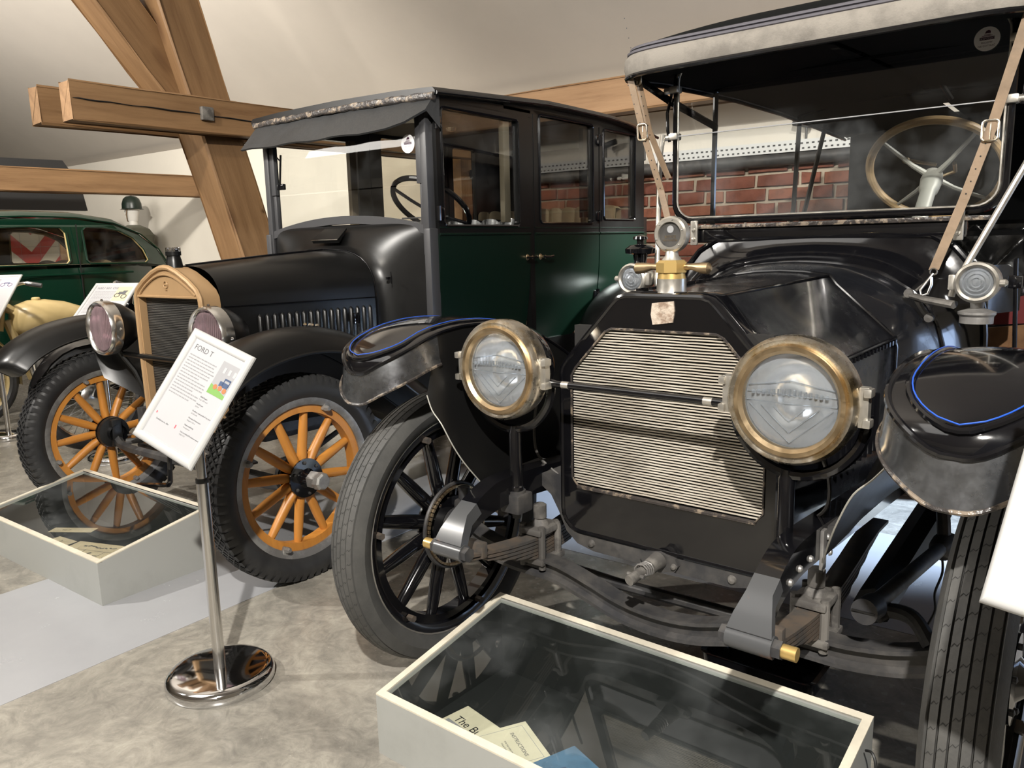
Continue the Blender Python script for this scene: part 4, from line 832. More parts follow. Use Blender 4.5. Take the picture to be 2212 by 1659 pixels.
# --- wheels
def wheel(parent, u, v, R, side_out, tw_, rimR, fel_in, wood_m, nsp, spr, flange_r, cap, tyre_m, style, name='wheel', rot0=0.0, front=True):
    """wheel made at the origin with axis +x = outward; wheel mesh = felloe"""
    s_ = side_out; w0 = MB()
    fo = rimR - 0.018
    w0.lathe([(fel_in, -0.022), (fo, -0.022), (fo, 0.022), (fel_in, 0.022), (fel_in, -0.022)], (0, 0, 0), XA, 56)
    W = w0.obj(name, wood_m, parent, angle=40)
    W.location = (u, v, R); W.rotation_euler = (rot0, 0, 0 if s_ > 0 else pi)
    # tyre
    prof = []
    if style == 'ribbed':
        prof = [(rimR + 0.002, -tw_ * 0.62), (rimR + 0.02, -tw_ * 0.88), ((R + rimR) / 2, -tw_), (R - 0.03, -tw_ * 0.93), (R - 0.012, -tw_ * 0.78)]
        ng = 5; x0 = -tw_ * 0.72; wd = 2 * tw_ * 0.72 / ng
        for g in range(ng):
            a = x0 + g * wd; crown_ = lambda xx: R - 0.010 * (xx / (tw_ * 0.72)) ** 2
            prof += [(crown_(a) - 0.007, a + 0.0008), (crown_(a), a + 0.0018), (crown_(a + wd), a + wd - 0.0018), (crown_(a + wd) - 0.007, a + wd - 0.0008)]
        prof += [(R - 0.012, tw_ * 0.78), (R - 0.018, tw_ * 0.84), (R - 0.02, tw_ * 0.86), (R - 0.03, tw_ * 0.93), ((R + rimR) / 2, tw_), (rimR + 0.02, tw_ * 0.88), (rimR + 0.002, tw_ * 0.62)]
    else:
        prof = [(rimR + 0.002, -tw_ * 0.6), (rimR + 0.02, -tw_ * 0.86), ((R + rimR) / 2, -tw_), (R - 0.025, -tw_ * 0.94), (R - 0.012, -tw_ * 0.8), (R - 0.006, -tw_ * 0.6), (R - 0.004, 0), (R - 0.006, tw_ * 0.6), (R - 0.012, tw_ * 0.8), (R - 0.025, tw_ * 0.94), ((R + rimR) / 2, tw_), (rimR + 0.02, tw_ * 0.86), (rimR + 0.002, tw_ * 0.6)]
    MB().lathe(prof, (0, 0, 0), XA, 96).obj('tyre', tyre_m, W, angle=25 if style == 'ribbed' else 60)
    tr = MB()
    if style == 'ribbed':
        ng = 5; wd = 2 * tw_ * 0.72 / ng
        for g in range(ng):
            xc = -tw_ * 0.72 + (g + 0.5) * wd
            for k in range(64):
                t = 2 * pi * (k + 0.33 * g) / 64; zz = []
                for j in range(4):
                    tt = t + (0.010 if j % 2 else -0.010) * 0.6 + 0.004 * j; xx = xc + (j - 1.5) * wd * 0.26; rr_ = R - 0.010 * (xx / (tw_ * 0.72)) ** 2 + 0.0002
                    zz.append((xx, rr_, tt))
                for (xa, ra, ta), (xb, rb, tb_) in zip(zz, zz[1:]):
                    e = 0.0008 / R
                    tr.add([(xa, ra * sin(ta - e), ra * cos(ta - e)), (xa, ra * sin(ta + e), ra * cos(ta + e)), (xb, rb * sin(tb_ + e), rb * cos(tb_ + e)), (xb, rb * sin(tb_ - e), rb * cos(tb_ - e))], [(0, 1, 2, 3)])
        tr.obj('tread_cuts', 'groove_dark', W, smooth=False, kind='stuff')
    else:
        NL = 72
        for sd_ in (-1, 1):
            for k in range(NL):
                t = 2 * pi * k / NL; e = 0.62 * pi / NL
                pr = [(R + 0.0005, sd_ * tw_ * 0.66), (R - 0.004, sd_ * tw_ * 0.86), (R - 0.028, sd_ * tw_ * 0.975), (R - 0.042, sd_ * tw_ * 0.985), (R - 0.042, sd_ * tw_ * 0.9), (R - 0.012, sd_ * tw_ * 0.6)]
                rg_ = [[V3((x, r * sin(a), r * cos(a))) for r, x in pr] for a in (t - e, t, t + e)]
                for i_ in (0, 2): rg_[i_] = [V3((p.x * 0.985, p.y, p.z)) for p in rg_[i_]]
                tr.loft(rg_, True, False, True)
        # diamond ribs over the crown
        for k in range(NL):
            for sg in (-1, 1):
                t = 2 * pi * k / NL; pts = []
                for j in range(5):
                    x = tw_ * 0.62 * (-1 + j / 2); tt = t + sg * (j - 2) * pi / NL * 1.0; rr_ = R - 0.002 * (x / tw_) ** 2
                    pts.append((x, rr_ * sin(tt), rr_ * cos(tt)))
                tr.tube(pts, 0.003, 4, caps=False, flat=(1, 1))
        tr.obj('tread', tyre_m, W, angle=50, kind='stuff')
    # rim
    MB().lathe([(rimR - 0.02, -0.03), (rimR - 0.006, -0.036), (rimR + 0.006, -0.038), (rimR + 0.008, -0.03), (rimR - 0.004, -0.02), (rimR - 0.004, 0.02), (rimR + 0.008, 0.03), (rimR + 0.006, 0.038), (rimR - 0.006, 0.036), (rimR - 0.02, 0.03), (rimR - 0.02, -0.03)], (0, 0, 0), XA, 72).obj('rim', 'zinc' if style != 'ribbed' else 'black_gloss', W)
    if style == 'ribbed':
        for sd_ in (-1, 1): MB().torus((sd_ * 0.037, 0, 0), XA, rimR + 0.004, 0.0028, 72, 6).obj('rim_edge', 'nickel_pale', W)
    sp = None
    for k in range(nsp):
        a = 2 * pi * (k + 0.5) / nsp
        if sp is None:
            r0 = flange_r * 0.75
            mb = MB(); L = fel_in - r0 + 0.004; pf = []
            wds = [(0.0, r0 * pi / nsp * 0.98, 0.024), (0.12, (r0 + 0.02) * pi / nsp * 0.9, 0.022), (0.3, spr, spr * 0.95), (0.6, spr * 0.98, spr * 0.9), (0.93, spr * 0.82, spr * 0.8), (1.0, spr * 0.7, spr * 0.7)]
            rings = [[V3((cos(2 * pi * i / 12) * dx_, sin(2 * pi * i / 12) * wy, r0 + L * t)) for i in range(12)] for t, wy, dx_ in wds]
            mb.loft(rings, True, False, True); o = mb.obj('spoke', wood_m, W, angle=50); sp = o
        else:
            o = sp.copy(); col.objects.link(o); o.parent = W
        o.rotation_euler = (a, 0, 0)
    fm = 'black_gloss'
    MB().lathe([(0, -0.034), (flange_r, -0.034), (flange_r, -0.027), (0, -0.027)], (0, 0, 0), XA, 36).lathe([(0, 0.027), (flange_r, 0.027), (flange_r, 0.034), (flange_r * .5, 0.037), (0.03, 0.05), (0.028, 0.075), (0, 0.075)], (0, 0, 0), XA, 36).lathe([(0.04, -0.1), (0.04, 0.03)], (0, 0, 0), XA, 24).obj('hub', fm, W)
    q = MB()
    for k in range(6):
        a = 2 * pi * k / 6; q.lathe([(0.0065, 0), (0.0065, 0.007), (0, 0.01)], (0.033, sin(a) * flange_r * 0.8, cos(a) * flange_r * 0.8), XA, 8)
    split_obj(q.obj('hub_bolts', 'iron', W), 'hub_bolt')
    if cap == 'hex':
        q = MB().lathe([(0.03, 0.062), (0.034, 0.068), (0.034, 0.104)], (0, 0, 0), XA, 6).lathe([(0.034, 0.1), (0.032, 0.125), (0.026, 0.132), (0, 0.132)], (0, 0, 0), XA, 8); q.obj('hub_cap', 'zinc', W, angle=30)
    q = MB()
    for k in range(4 if style != 'ribbed' else 6):
        a = 2 * pi * (k + 0.35) / (4 if style != 'ribbed' else 6)
        M = Matrix.Rotation(-a, 4, 'X') @ Matrix.Translation((0.028, 0, rimR - 0.018)); 
        q.box((0.028, sin(a) * (rimR - 0.018), cos(a) * (rimR - 0.018)), (0.016, 0.026, 0.036), Matrix.Rotation(-a, 3, 'X'), bev=0.004)
        q.lathe([(0, -0.046), (0.010, -0.046), (0.010, -0.024), (0.006, -0.024), (0.006, 0.034), (0.012, 0.034), (0.012, 0.046), (0.008, 0.054), (0, 0.054)], (0.0, sin(a) * (rimR - 0.026), cos(a) * (rimR - 0.026)), XA, 6)
    split_obj(q.obj('rim_clamps', 'zinc' if style != 'ribbed' else 'rust_iron', W), 'rim_clamp', 0.075)
    return W
FW = wheel(SD, 0.71, 0, 0.383, 1, 0.056, 0.292, 0.243, 'amber_wood', 12, 0.0185, 0.073, 'hex', 'rubber', 'lug', rot0=0.12)
def cp_wheel(src, u, v, R, out, rot0):
    W = copy_tree(src, src.parent); W.location = (u, v, R); W.rotation_euler = (rot0, 0, 0 if out > 0 else pi); return W
cp_wheel(FW, -0.71, 0, 0.383, -1, 0.2); cp_wheel(FW, 0.71, 2.54, 0.383, 1, 0.5); cp_wheel(FW, -0.71, 2.54, 0.383, -1, 0.7)
# inner brake/hub disc on the right front wheel
for s_ in (-1, 1): MB().lathe([(0, 0), (0.072, 0), (0.07, 0.02), (0.03, 0.03), (0, 0.03)], (s_ * 0.668, 0, 0.383), (-s_, 0, 0), 30).box((s_ * 0.635, 0, 0.383), (0.035, 0.05, 0.13), bev=0.01).obj('stub_axle', 'black_plain', SD)
# --- fenders
def fender(parent, sgn, path, hw, drop, name, m, uc, nose=0.5, inner_drop=None, outer_drop=None, crownz=0.02):
    P = smooth_path([(0, a, b_) for a, b_ in path], 5); n = len(P); rings = []
    for i, p in enumerate(P):
        t = (P[min(i + 1, n - 1)] - P[max(i - 1, 0)]).normalized(); nr = V3((0, -t.z, t.y)) * (1)
        if nr.z < 0: nr = -nr
        if t.y < 0.05 and nr.y > 0: nr = -nr
        f = i / (n - 1); wv = 1.0
        if i < 5: wv = (max(0.02, 1 - ((5 - i) / 5.0) ** 2.2)) ** 0.5
        row = []
        for j in range(13):
            a = -1 + j / 6; x = a * hw * wv; d_ = crownz * (1 - a * a) - (drop * abs(a) ** 5)
            row.append(V3((uc * sgn + x, p.y, p.z)) + nr * d_)
        e0 = outer_drop if sgn < 0 else inner_drop; e1 = inner_drop if sgn < 0 else outer_drop
        rings.append(row)
    return MB().loft(rings, False), rings
SP_ = [(-0.43, 0.735), (-0.40, 0.775), (-0.33, 0.83), (-0.22, 0.878), (-0.08, 0.905), (0.06, 0.905), (0.2, 0.876), (0.34, 0.81), (0.48, 0.71), (0.65, 0.58), (0.82, 0.46), (0.98, 0.385), (1.1, 0.36)]
for s_ in (-1, 1):
    mb, rg = fender(SD, s_, SP_, 0.125, 0.055, 'front_fender', 'black_satin', 0.715, crownz=0.03)
    # under side
    mb.loft([[q_ + V3((0, 0.0, -0.006)) for q_ in r] for r in rg], False)
    f = mb.obj('front_fender', 'black_satin', SD, angle=70)
    j_in = 0 if s_ > 0 else 12; j_out = 12 - j_in
    MB().tube([r[j_out] for r in rg], 0.006, 6).tube([r[j_in] for r in rg], 0.004, 6).obj('fender_bead', 'black_satin', f)
    # inner apron reaching down to the frame
    ap = []
    for i, r in enumerate(rg):
        if r[6].y < -0.14 or r[6].y > 1.0: continue
        a = r[j_in]; tt = (a.y + 0.14) / 0.34
        zl = 0.47 if a.y > 0.12 else 0.70 - 0.23 * max(0, (a.y + 0.14) / 0.26)
        kx = 0.30 if a.y > 0.12 else 0.56 - 0.26 * max(0, (a.y + 0.14) / 0.26)
        bq = V3((s_ * kx, max(a.y, a.y + 0.02), min(zl, a.z - 0.02)))
        ap.append([a, a.lerp(bq, 0.35) + V3((-s_ * 0.02, 0, -0.02)), a.lerp(bq, 0.7), bq])
    MB().loft(ap, False).obj('fender_apron', 'black_satin', f, angle=70)
    MB().box((s_ * 0.73, 1.62, 0.345), (0.24, 1.1, 0.02), bev=0.006).obj('running_board', 'black_satin', SD)
    MB().box((s_ * 0.545, 1.42, 0.515), (0.02, 1.5, 0.34)).obj('running_board_apron', 'black_satin', SD, smooth=False)
    RP = [(2.0, 0.36), (2.05, 0.6), (2.2, 0.82), (2.42, 0.93), (2.62, 0.93), (2.82, 0.82), (2.98, 0.62), (3.05, 0.45)]
    mb2, rg2 = fender(SD, s_, RP, 0.125, 0.05, 'rear_fender', 'black_satin', 0.70, crownz=0.03)
    rf = mb2.obj('rear_fender', 'black_satin', SD, angle=70)
    MB().loft([[r[0 if s_ > 0 else 12], V3((s_ * 0.55, r[6].y * 0.8 + 2.5 * 0.2, r[6].z * 0.8 + 0.1))] for r in rg2], False).obj('rear_fender_apron', 'black_satin', rf)
for k_ in range(2): MB().lathe([(0.007, 0), (0.006, 0.006), (0, 0.008)], (0.645 + 0.03 * k_, 0.12, 0.932 - 0.0), (0, 0, 1), 8).lathe([(0.007, 0), (0.006, 0.006), (0, 0.008)], (0.655 + 0.03 * k_, 0.145, 0.928), (0, 0, 1), 8).obj('fender_bolts', 'nickel', SD)
# --- headlamps
def lamp(parent, c, R, depth, rim_m, body_m, lens_m, name='headlamp', n=48, second=None, ringw=0.2):
    c = V3(c); b = MB().lathe([(0, depth), (R * 0.25, depth * 0.98), (R * 0.6, depth * 0.82), (R * 0.86, depth * 0.5), (R * 0.97, depth * 0.2), (R * 0.98, 0.0)], c, YA, n)
    o = b.obj(name, body_m, parent, angle=60)
    MB().lathe([(R * 0.99, 0.03), (R * 1.01, 0.0), (R * 1.0, -0.012), (R * 0.95, -0.022), (R * (1 - ringw * 0.55), -0.02), (R * (1 - ringw), -0.008), (R * (1 - ringw), 0.002)], c, YA, n).obj('lamp_rim', rim_m, o, angle=60)
    rl_ = R * (1 - ringw)
    MB().lathe([(0, -0.016), (rl_ * 0.4, -0.0145), (rl_ * 0.8, -0.009), (rl_ * 1.01, -0.004), (rl_ * 1.01, 0.0)], c, YA, n).obj('lens', lens_m, o, angle=60)
    MB().lathe([(rl_, 0.006), (rl_ * 0.8, depth * 0.45), (rl_ * 0.4, depth * 0.62), (0, depth * 0.66)], c, YA, n).obj('reflector', 'reflector', o, angle=60)
    return o
for s_ in (-1, 1):
    hl = lamp(SD, (s_ * 0.395, -0.12, 0.897), 0.117, 0.15, 'brushed_chrome', 'black_satin', 'violet_lens', ringw=0.17)
    q = MB()
    for i in range(19):
        x = (-0.09 + 0.01 * i); h = sqrt(max(0, 0.094 ** 2 - x * x)); 
        if h > 0.01: q.tube([(s_ * 0.395 + x, -0.134 + 0.9 * x * x, 0.897 - h), (s_ * 0.395 + x, -0.139 + 0.9 * x * x, 0.897), (s_ * 0.395 + x, -0.134 + 0.9 * x * x, 0.897 + h)], 0.0034, 5, caps=False)
    q.obj('lens_ribs', 'violet_lens', hl, kind='stuff')
    MB().tube([(s_ * 0.395, -0.06, 0.79), (s_ * 0.39, -0.05, 0.765), (s_ * 0.36, -0.02, 0.70), (s_ * 0.33, 0.02, 0.55)], 0.012, 8).obj('lamp_bracket', 'black_satin', hl)
    MB().lathe([(0.006, 0), (0.005, 0.006), (0, 0.008)], (s_ * 0.395, -0.115, 1.014), ZA, 8).lathe([(0.007, 0), (0, 0.01)], (s_ * 0.395 + 0.117, -0.105, 0.897), XA, 8).obj('lamp_screw', 'chrome', hl)
MB().tube([(-0.37, -0.05, 0.778), (0.37, -0.05, 0.778)], 0.0125, 12).obj('lamp_bar', 'black_satin', SD)
# --- front axle, spring, crank, frame
q = MB().tube([(-0.64, 0.0, 0.36), (-0.6, 0, 0.33), (-0.5, 0, 0.32), (0.5, 0, 0.32), (0.6, 0, 0.33), (0.64, 0, 0.36)], 0.021, 6).obj('front_axle', 'iron', SD)
q = MB()
for k in range(5):
    L = 0.46 - 0.07 * k; q.tube([(-L, -0.02, 0.40 + 0.0 - k * 0.0), (-L * 0.5, -0.02, 0.455 + k * 0.006 - 0.012 * k), (0, -0.02, 0.475 + 0.009 * k), (L * 0.5, -0.02, 0.455 - 0.006 * k), (L, -0.02, 0.40)], 0.011, 4, flat=(0.5, 2.0))
q.obj('leaf_spring', 'iron', SD)
MB().tube([(-0.6, 0.09, 0.31), (0.6, 0.09, 0.31)], 0.013, 8).tube([(-0.55, 0.0, 0.35), (0, 0.95, 0.36), (0.55, 0, 0.35)], 0.014, 8).obj('steering_rods', 'iron', SD)
MB().tube([(0.0, 0.1, 0.40), (0.0, -0.08, 0.40), (-0.005, -0.1, 0.39), (-0.02, -0.1, 0.27), (-0.03, -0.105, 0.255), (-0.27, -0.11, 0.215)], 0.011, 8).obj('starting_crank', 'black_gloss', SD)
for s_ in (-1, 1): MB().box((s_ * 0.3, 1.4, 0.50), (0.045, 2.9, 0.09)).obj('frame_rail', 'iron', SD, smooth=False)
MB().box((0, 0.02, 0.48), (0.62, 0.04, 0.07)).box((0, 0.55, 0.5), (0.3, 0.6, 0.25), bev=0.03).box((0, 1.1, 0.42), (0.3, 0.4, 0.22), bev=0.05).obj('engine_pan', 'iron', SD)
MB().tube([(0, 1.3, 0.42), (0, 2.5, 0.38)], 0.03, 10).tube([(-0.65, 2.54, 0.383), (0.65, 2.54, 0.383)], 0.035, 12).lathe([(0.03, -0.12), (0.13, -0.04), (0.13, 0.04), (0.03, 0.12)], (0, 2.54, 0.383), XA, 20).obj('rear_axle', 'iron', SD)
# ================================================================ black open touring car (own frame: x to its left, y backwards)
TC = thing('touring_car', 'black open vintage touring car with grey-edged canopy and large brass-rimmed headlamps', 'car', TR, (0, 0, TROT))
# --- radiator
def octo():
    L = [(-0.228 + 0.055 * cos(radians(t)), 0.531 + 0.055 * sin(radians(t))) for t in (270, 252, 234, 216, 198, 180)]
    L += [(-0.283, 0.885), (-0.281, 0.902), (-0.270, 0.918), (-0.133, 1.068), (-0.117, 1.082), (-0.095, 1.088)]
    return L + [(-a, b_) for a, b_ in L[::-1]]
hole = [(-0.235, 0.60), (-0.252, 0.62), (-0.252, 0.885), (-0.24, 0.905), (-0.152, 1.0), (-0.135, 1.008)]
hole = hole + [(-a, b_) for a, b_ in hole[::-1]]
oc = octo()
q = MB(); q.plate(oc, [hole[::-1]], lambda a, b_, d: (a + 0.005, d, b_), 0.012)
oc2 = [(a * 1.0, b_) for a, b_ in oc]
rings = [[V3((a * s_ + 0.005, y, 0.77 + (b_ - 0.77) * s_)) for a, b_ in oc] for y, s_ in ((0.012, 1.0), (0.02, 1.012), (0.085, 1.02), (0.09, 1.0))]
q.loft(rings, True)
rs = q.obj('radiator_shell', 'black_gloss', TC, angle=25)
MB().tube([(a + 0.005, 0.004, b_) for a, b_ in oc], 0.0075, 8, closed=True).tube([(a + 0.005, 0.03, 0.77 + (b_ - 0.77) * 1.02) for a, b_ in oc], 0.003, 6, closed=True).obj('shell_bead', 'black_gloss', rs)
MB().tube([(a + 0.005, -0.001, b_) for a, b_ in hole], 0.003, 6, closed=True).tube([(-0.23, -0.002, 0.597), (0.24, -0.002, 0.597)], 0.005, 6).obj('core_edge', 'worn_edge', rs)
core = MB().box((0.005, 0.03, 0.80), (0.51, 0.02, 0.42)).obj('radiator_core', 'dark_core', TC, smooth=False)
q = MB(); NR = 60
for i in range(NR):
    z = 0.607 + i * 0.00675; hw = 0.25 if z < 0.90 else 0.25 - (z - 0.90) * 0.94
    if hw < 0.05: continue
    pts = [(0.005 + hw * (-1 + k / 6), 0.006, z + random.uniform(-0.0007, 0.0007)) for k in range(13)]
    q.tube(pts, 0.0021, 4, flat=(1.0, 1.0))
q.obj('fins', 'fin_metal', core, kind='stuff')
q = MB(); pl = [(-0.024, 1.027), (-0.029, 1.05), (-0.026, 1.076), (-0.005, 1.079), (0.028, 1.082), (0.031, 1.06), (0.027, 1.034), (0.0, 1.03)]
q.plate([(a + 0.008, b_ - 0.004) for a, b_ in pl], [], lambda a, b_, d: (a, -0.004 + d, b_), 0.004); bd = q.obj('badge_scar', 'old_paper', rs, smooth=False, label='pale patch where the badge is missing')
mat('scar', (0.5, 0.42, 0.34), 0.6, color2=(0.25, 0.18, 0.13), vscale=40, c2amt=(0.4, 0.55), bump=1.0, bscale=70); bd.data.materials[0] = MATS['scar']
# cap with motometer
cpx = 0.0
q = MB().lathe([(0.037, 0), (0.034, 0.01), (0.034, 0.038), (0.0, 0.038)], (cpx, 0.055, 1.088), ZA, 24); cap = q.obj('radiator_neck', 'nickel_pale', TC)
MB().lathe([(0.0, 0.0), (0.033, 0.0), (0.031, 0.016), (0.0, 0.016)], (cpx, 0.055, 1.124), ZA, 24).lathe([(0.0, 0.0), (0.037, 0), (0.037, 0.022), (0.03, 0.028), (0, 0.03)], (cpx, 0.055, 1.14), ZA, 8).obj('cap_hexagon', 'yellow_brass', cap, angle=25)
q = MB()
for s_ in (-1, 1): q.tube([(cpx + s_ * 0.03, 0.055, 1.152), (cpx + s_ * 0.05, 0.055, 1.153), (cpx + s_ * 0.075, 0.055, 1.150), (cpx + s_ * 0.092, 0.055, 1.149), (cpx + s_ * 0.099, 0.055, 1.149)], [0.008, 0.0075, 0.0125, 0.0135, 0.005], 12)
split_obj(q.obj('cap_wing', 'brass', cap), 'cap_wing')
MB().lathe([(0.024, 0), (0.016, 0.01), (0.014, 0.022), (0.02, 0.026)], (cpx, 0.055, 1.168), ZA, 18).obj('gauge_stem', 'nickel_pale', cap)
gz = 1.226; gax = V3((0.0, -1, 0.0))
g = MB().lathe([(0, -0.014), (0.036, -0.014), (0.041, -0.01), (0.042, 0.0), (0.041, 0.01), (0.037, 0.014), (0.029, 0.014), (0.028, 0.009)], (cpx, 0.055, gz), gax, 40).obj('temperature_gauge', 'nickel_pale', cap)
MB().lathe([(0, 0.008), (0.029, 0.008)], (cpx, 0.055, gz), gax, 32).obj('gauge_face', 'iron', g, smooth=False)
MB().lathe([(0, 0.0085), (0.0085, 0.0085)], (cpx, 0.055, gz + 0.012), gax, 16).obj('gauge_window', 'print_pale', g, smooth=False)
text('BOYCE', 'printed_text', 'brass', g, frameM((cpx, 0.046, gz - 0.008), XA, ZA), 0.009, 0.0001, 'CENTER'); text('MOTOMETER', 'printed_text', 'brass', g, frameM((cpx, 0.046, gz - 0.015), XA, ZA), 0.006, 0.0001, 'CENTER')
MB().lathe([(0, 0.0125), (0.029, 0.0125)], (cpx, 0.055, gz), gax, 32).obj('gauge_glass', 'clear_glass', g, smooth=False)
q = MB()
for k in range(6): a = k * pi / 3 + 0.3; q.lathe([(0.0025, 0.014), (0.0015, 0.0165), (0, 0.017)], (cpx + cos(a) * 0.034, 0.055, gz + sin(a) * 0.034), gax, 6)
q.obj('gauge_screws', 'zinc', g, kind='stuff')
# --- bonnet (angular)
def bon(y, wt, zt, ws_, zs, zb, cr=0.0):
    L = [(-ws_, zb), (-ws_, zs - 0.03), (-ws_ + 0.008, zs), (-wt - 0.02, zt - 0.025), (-wt, zt), (-wt * 0.5, zt + cr * 0.75), (0, zt + cr)]
    return [V3((a, y, b_)) for a, b_ in L + [(-a, b_) for a, b_ in L[::-1][1:]]]
BR = [bon(0.09, 0.10, 1.082, 0.283, 0.905, 0.52), bon(0.3, 0.112, 1.09, 0.297, 0.915, 0.52, 0.004), bon(0.52, 0.126, 1.096, 0.311, 0.925, 0.52, 0.008), bon(0.73, 0.14, 1.10, 0.327, 0.935, 0.52, 0.012)]
hd = MB().loft(BR, False).obj('bonnet', 'black_worn', TC, angle=20)
hd.data.materials[0] = MATS['black_worn']
for s_ in (-1, 1):
    MB().tube([(s_ * 0.285, 0.09, 0.905), (s_ * 0.329, 0.73, 0.935)], 0.005, 8).obj('side_hinge', 'black_gloss', hd)
    q = MB()
    for k in range(26): y = 0.1 + k * 0.025; q.box((s_ * (0.287 + (y - 0.09) * 0.068), y, 0.893 + (y - 0.09) * 0.047), (0.006, 0.012, 0.012))
    q.obj('hinge_knuckles', 'black_gloss', hd, smooth=False, kind='stuff')
    MB().tube([(s_ * 0.10, 0.09, 1.084), (s_ * 0.141, 0.73, 1.102)], 0.004, 8).obj('shoulder_bead', 'black_gloss', hd)
    q = MB()
    for k in range(9): y = 0.28 + k * 0.04; q.box((s_ * (0.29 + y * 0.05), y, 0.72), (0.02, 0.010, 0.16), Matrix.Rotation(0.35, 3, 'Z'), bev=0.003)
    split_obj(q.obj('louvre', 'black_gloss', hd), 'louvre')
MB().tube([p + V3((0, 0.002, 0)) for p in bon(0.732, 0.143, 1.103, 0.331, 0.937, 0.5, 0.012)], 0.0055, 8).obj('bonnet_edge', 'black_gloss', hd)
q = MB()
for k in range(9): q.box((-0.115 - k * 0.0, 0.12 + k * 0.065, 1.094 + k * 0.001), (0.008, 0.045, 0.008))
q.obj('top_hinge', 'black_gloss', hd, smooth=False)
# --- cowl (dashboard dome), two stages
def match(ring, n=32):
    L = [0]
    for a, b_ in zip(ring, ring[1:]): L.append(L[-1] + (b_ - a).length)
    out = []
    for i in range(n + 1):
        t = L[-1] * i / n; k = max(j for j in range(len(L)) if L[j] <= t + 1e-9); k = min(k, len(ring) - 2); f = (t - L[k]) / max(1e-9, L[k + 1] - L[k]); out.append(ring[k].lerp(ring[k + 1], f))
    return out
A1 = [(-0.425, 0.5), (-0.425, 0.80), (-0.418, 0.88), (-0.40, 0.95), (-0.36, 1.025), (-0.30, 1.07), (-0.21, 1.112), (-0.10, 1.13), (0, 1.134)]
A1 = [V3((a, 0.90, b_)) for a, b_ in A1 + [(-a, b_) for a, b_ in A1[::-1][1:]]]
A2 = [(-0.50, 0.5), (-0.50, 0.80), (-0.495, 0.95), (-0.475, 1.08), (-0.43, 1.15), (-0.385, 1.19), (-0.31, 1.222), (-0.15, 1.236), (0, 1.24)]
A2 = [V3((a, 1.03, b_)) for a, b_ in A2 + [(-a, b_) for a, b_ in A2[::-1][1:]]]
r0 = match(bon(0.735, 0.14, 1.10, 0.327, 0.935, 0.5, 0.012)); r1 = match(A1); r2 = match(A2)
dome = []
for i in range(7):
    t = i / 6; e = t ** 0.75
    dome.append([a.lerp(b_, e) + V3((0, (t - e) * 0.16, 0.012 * sin(pi * t))) for a, b_ in zip(r0, r1)])
cw = MB().loft(dome, False).obj('cowl', 'black_worn', TC, angle=60)
MB().tube(r1, 0.008, 8).obj('cowl_bead', 'black_gloss', cw)
sc2 = [[a.lerp(b_, t) + V3((0, 0.03 * sin(pi * t), -0.02 * sin(pi * t))) for a, b_ in zip(r1, r2)] for t in (0, 0.25, 0.5, 0.75, 1)]
scu = MB().loft(sc2, False).obj('scuttle', 'black_gloss', cw, angle=60)
MB().tube(r2, 0.010, 8).obj('scuttle_bead', 'black_gloss', cw)
MB().box((0, 1.045, 1.225), (0.86, 0.05, 0.05), bev=0.01).obj('windscreen_board', 'black_gloss', TC)
MB().box((0, 1.03, 1.255), (0.98, 0.04, 0.014), bev=0.003).obj('board_top_strip', 'worn_edge', TC, label='worn wooden strip below the windscreen')
# body side behind the scuttle
q = MB()
for s_ in (-1, 1):
    q.loft([[V3((s_ * 0.50, 1.03, z)), V3((s_ * (0.53), 1.10, z)), V3((s_ * 0.56, 1.18, z - (0.03 if k else 0)))] for k, z in enumerate((0.52 if s_ < 0 else 0.98, 1.12))], False)
    q.loft([[V3((s_ * 0.62, y, 0.52)), V3((s_ * 0.66, y, 0.8)), V3((s_ * 0.64, y, 1.07))] for y in (1.95, 2.3, 2.9, 3.2)], False)
q.loft([[V3((-0.64, 3.2, z)), V3((-0.5, 3.4, z)), V3((0.5, 3.4, z)), V3((0.64, 3.2, z))] for z in (0.5, 1.12)], False)
MBODY = split_obj(q.obj('body_side', 'black_gloss', TC, angle=40), 'body_side')[0]
MB().tube([(0.62, 1.34, 0.98), (0.585, 1.2, 1.06), (0.53, 1.1, 1.13), (0.46, 1.05, 1.19)], 0.012, 8).obj('body_edge_roll', 'black_gloss', MBODY)
MB().box((0, 2.1, 0.53), (1.16, 2.3, 0.03)).obj('body_floor', 'brown_board', TC, smooth=False, label='brown wooden floor boards')
MB().plate([(0.1, 0.55), (0.62, 0.55), (0.62, 0.93), (0.42, 0.90), (0.1, 0.80)], [], lambda a, b_, d: (a, 1.36 + d, b_), 0.02).obj('door_board', 'brown_board', TC, smooth=False)
MB().plate([(0.46, 0.915), (0.62, 0.93), (0.62, 1.03), (0.5, 1.0)], [], lambda a, b_, d: (a, 1.37 + d, b_), 0.02).obj('red_board', 'dark_red', TC, label='dark red panel above the brown boards')
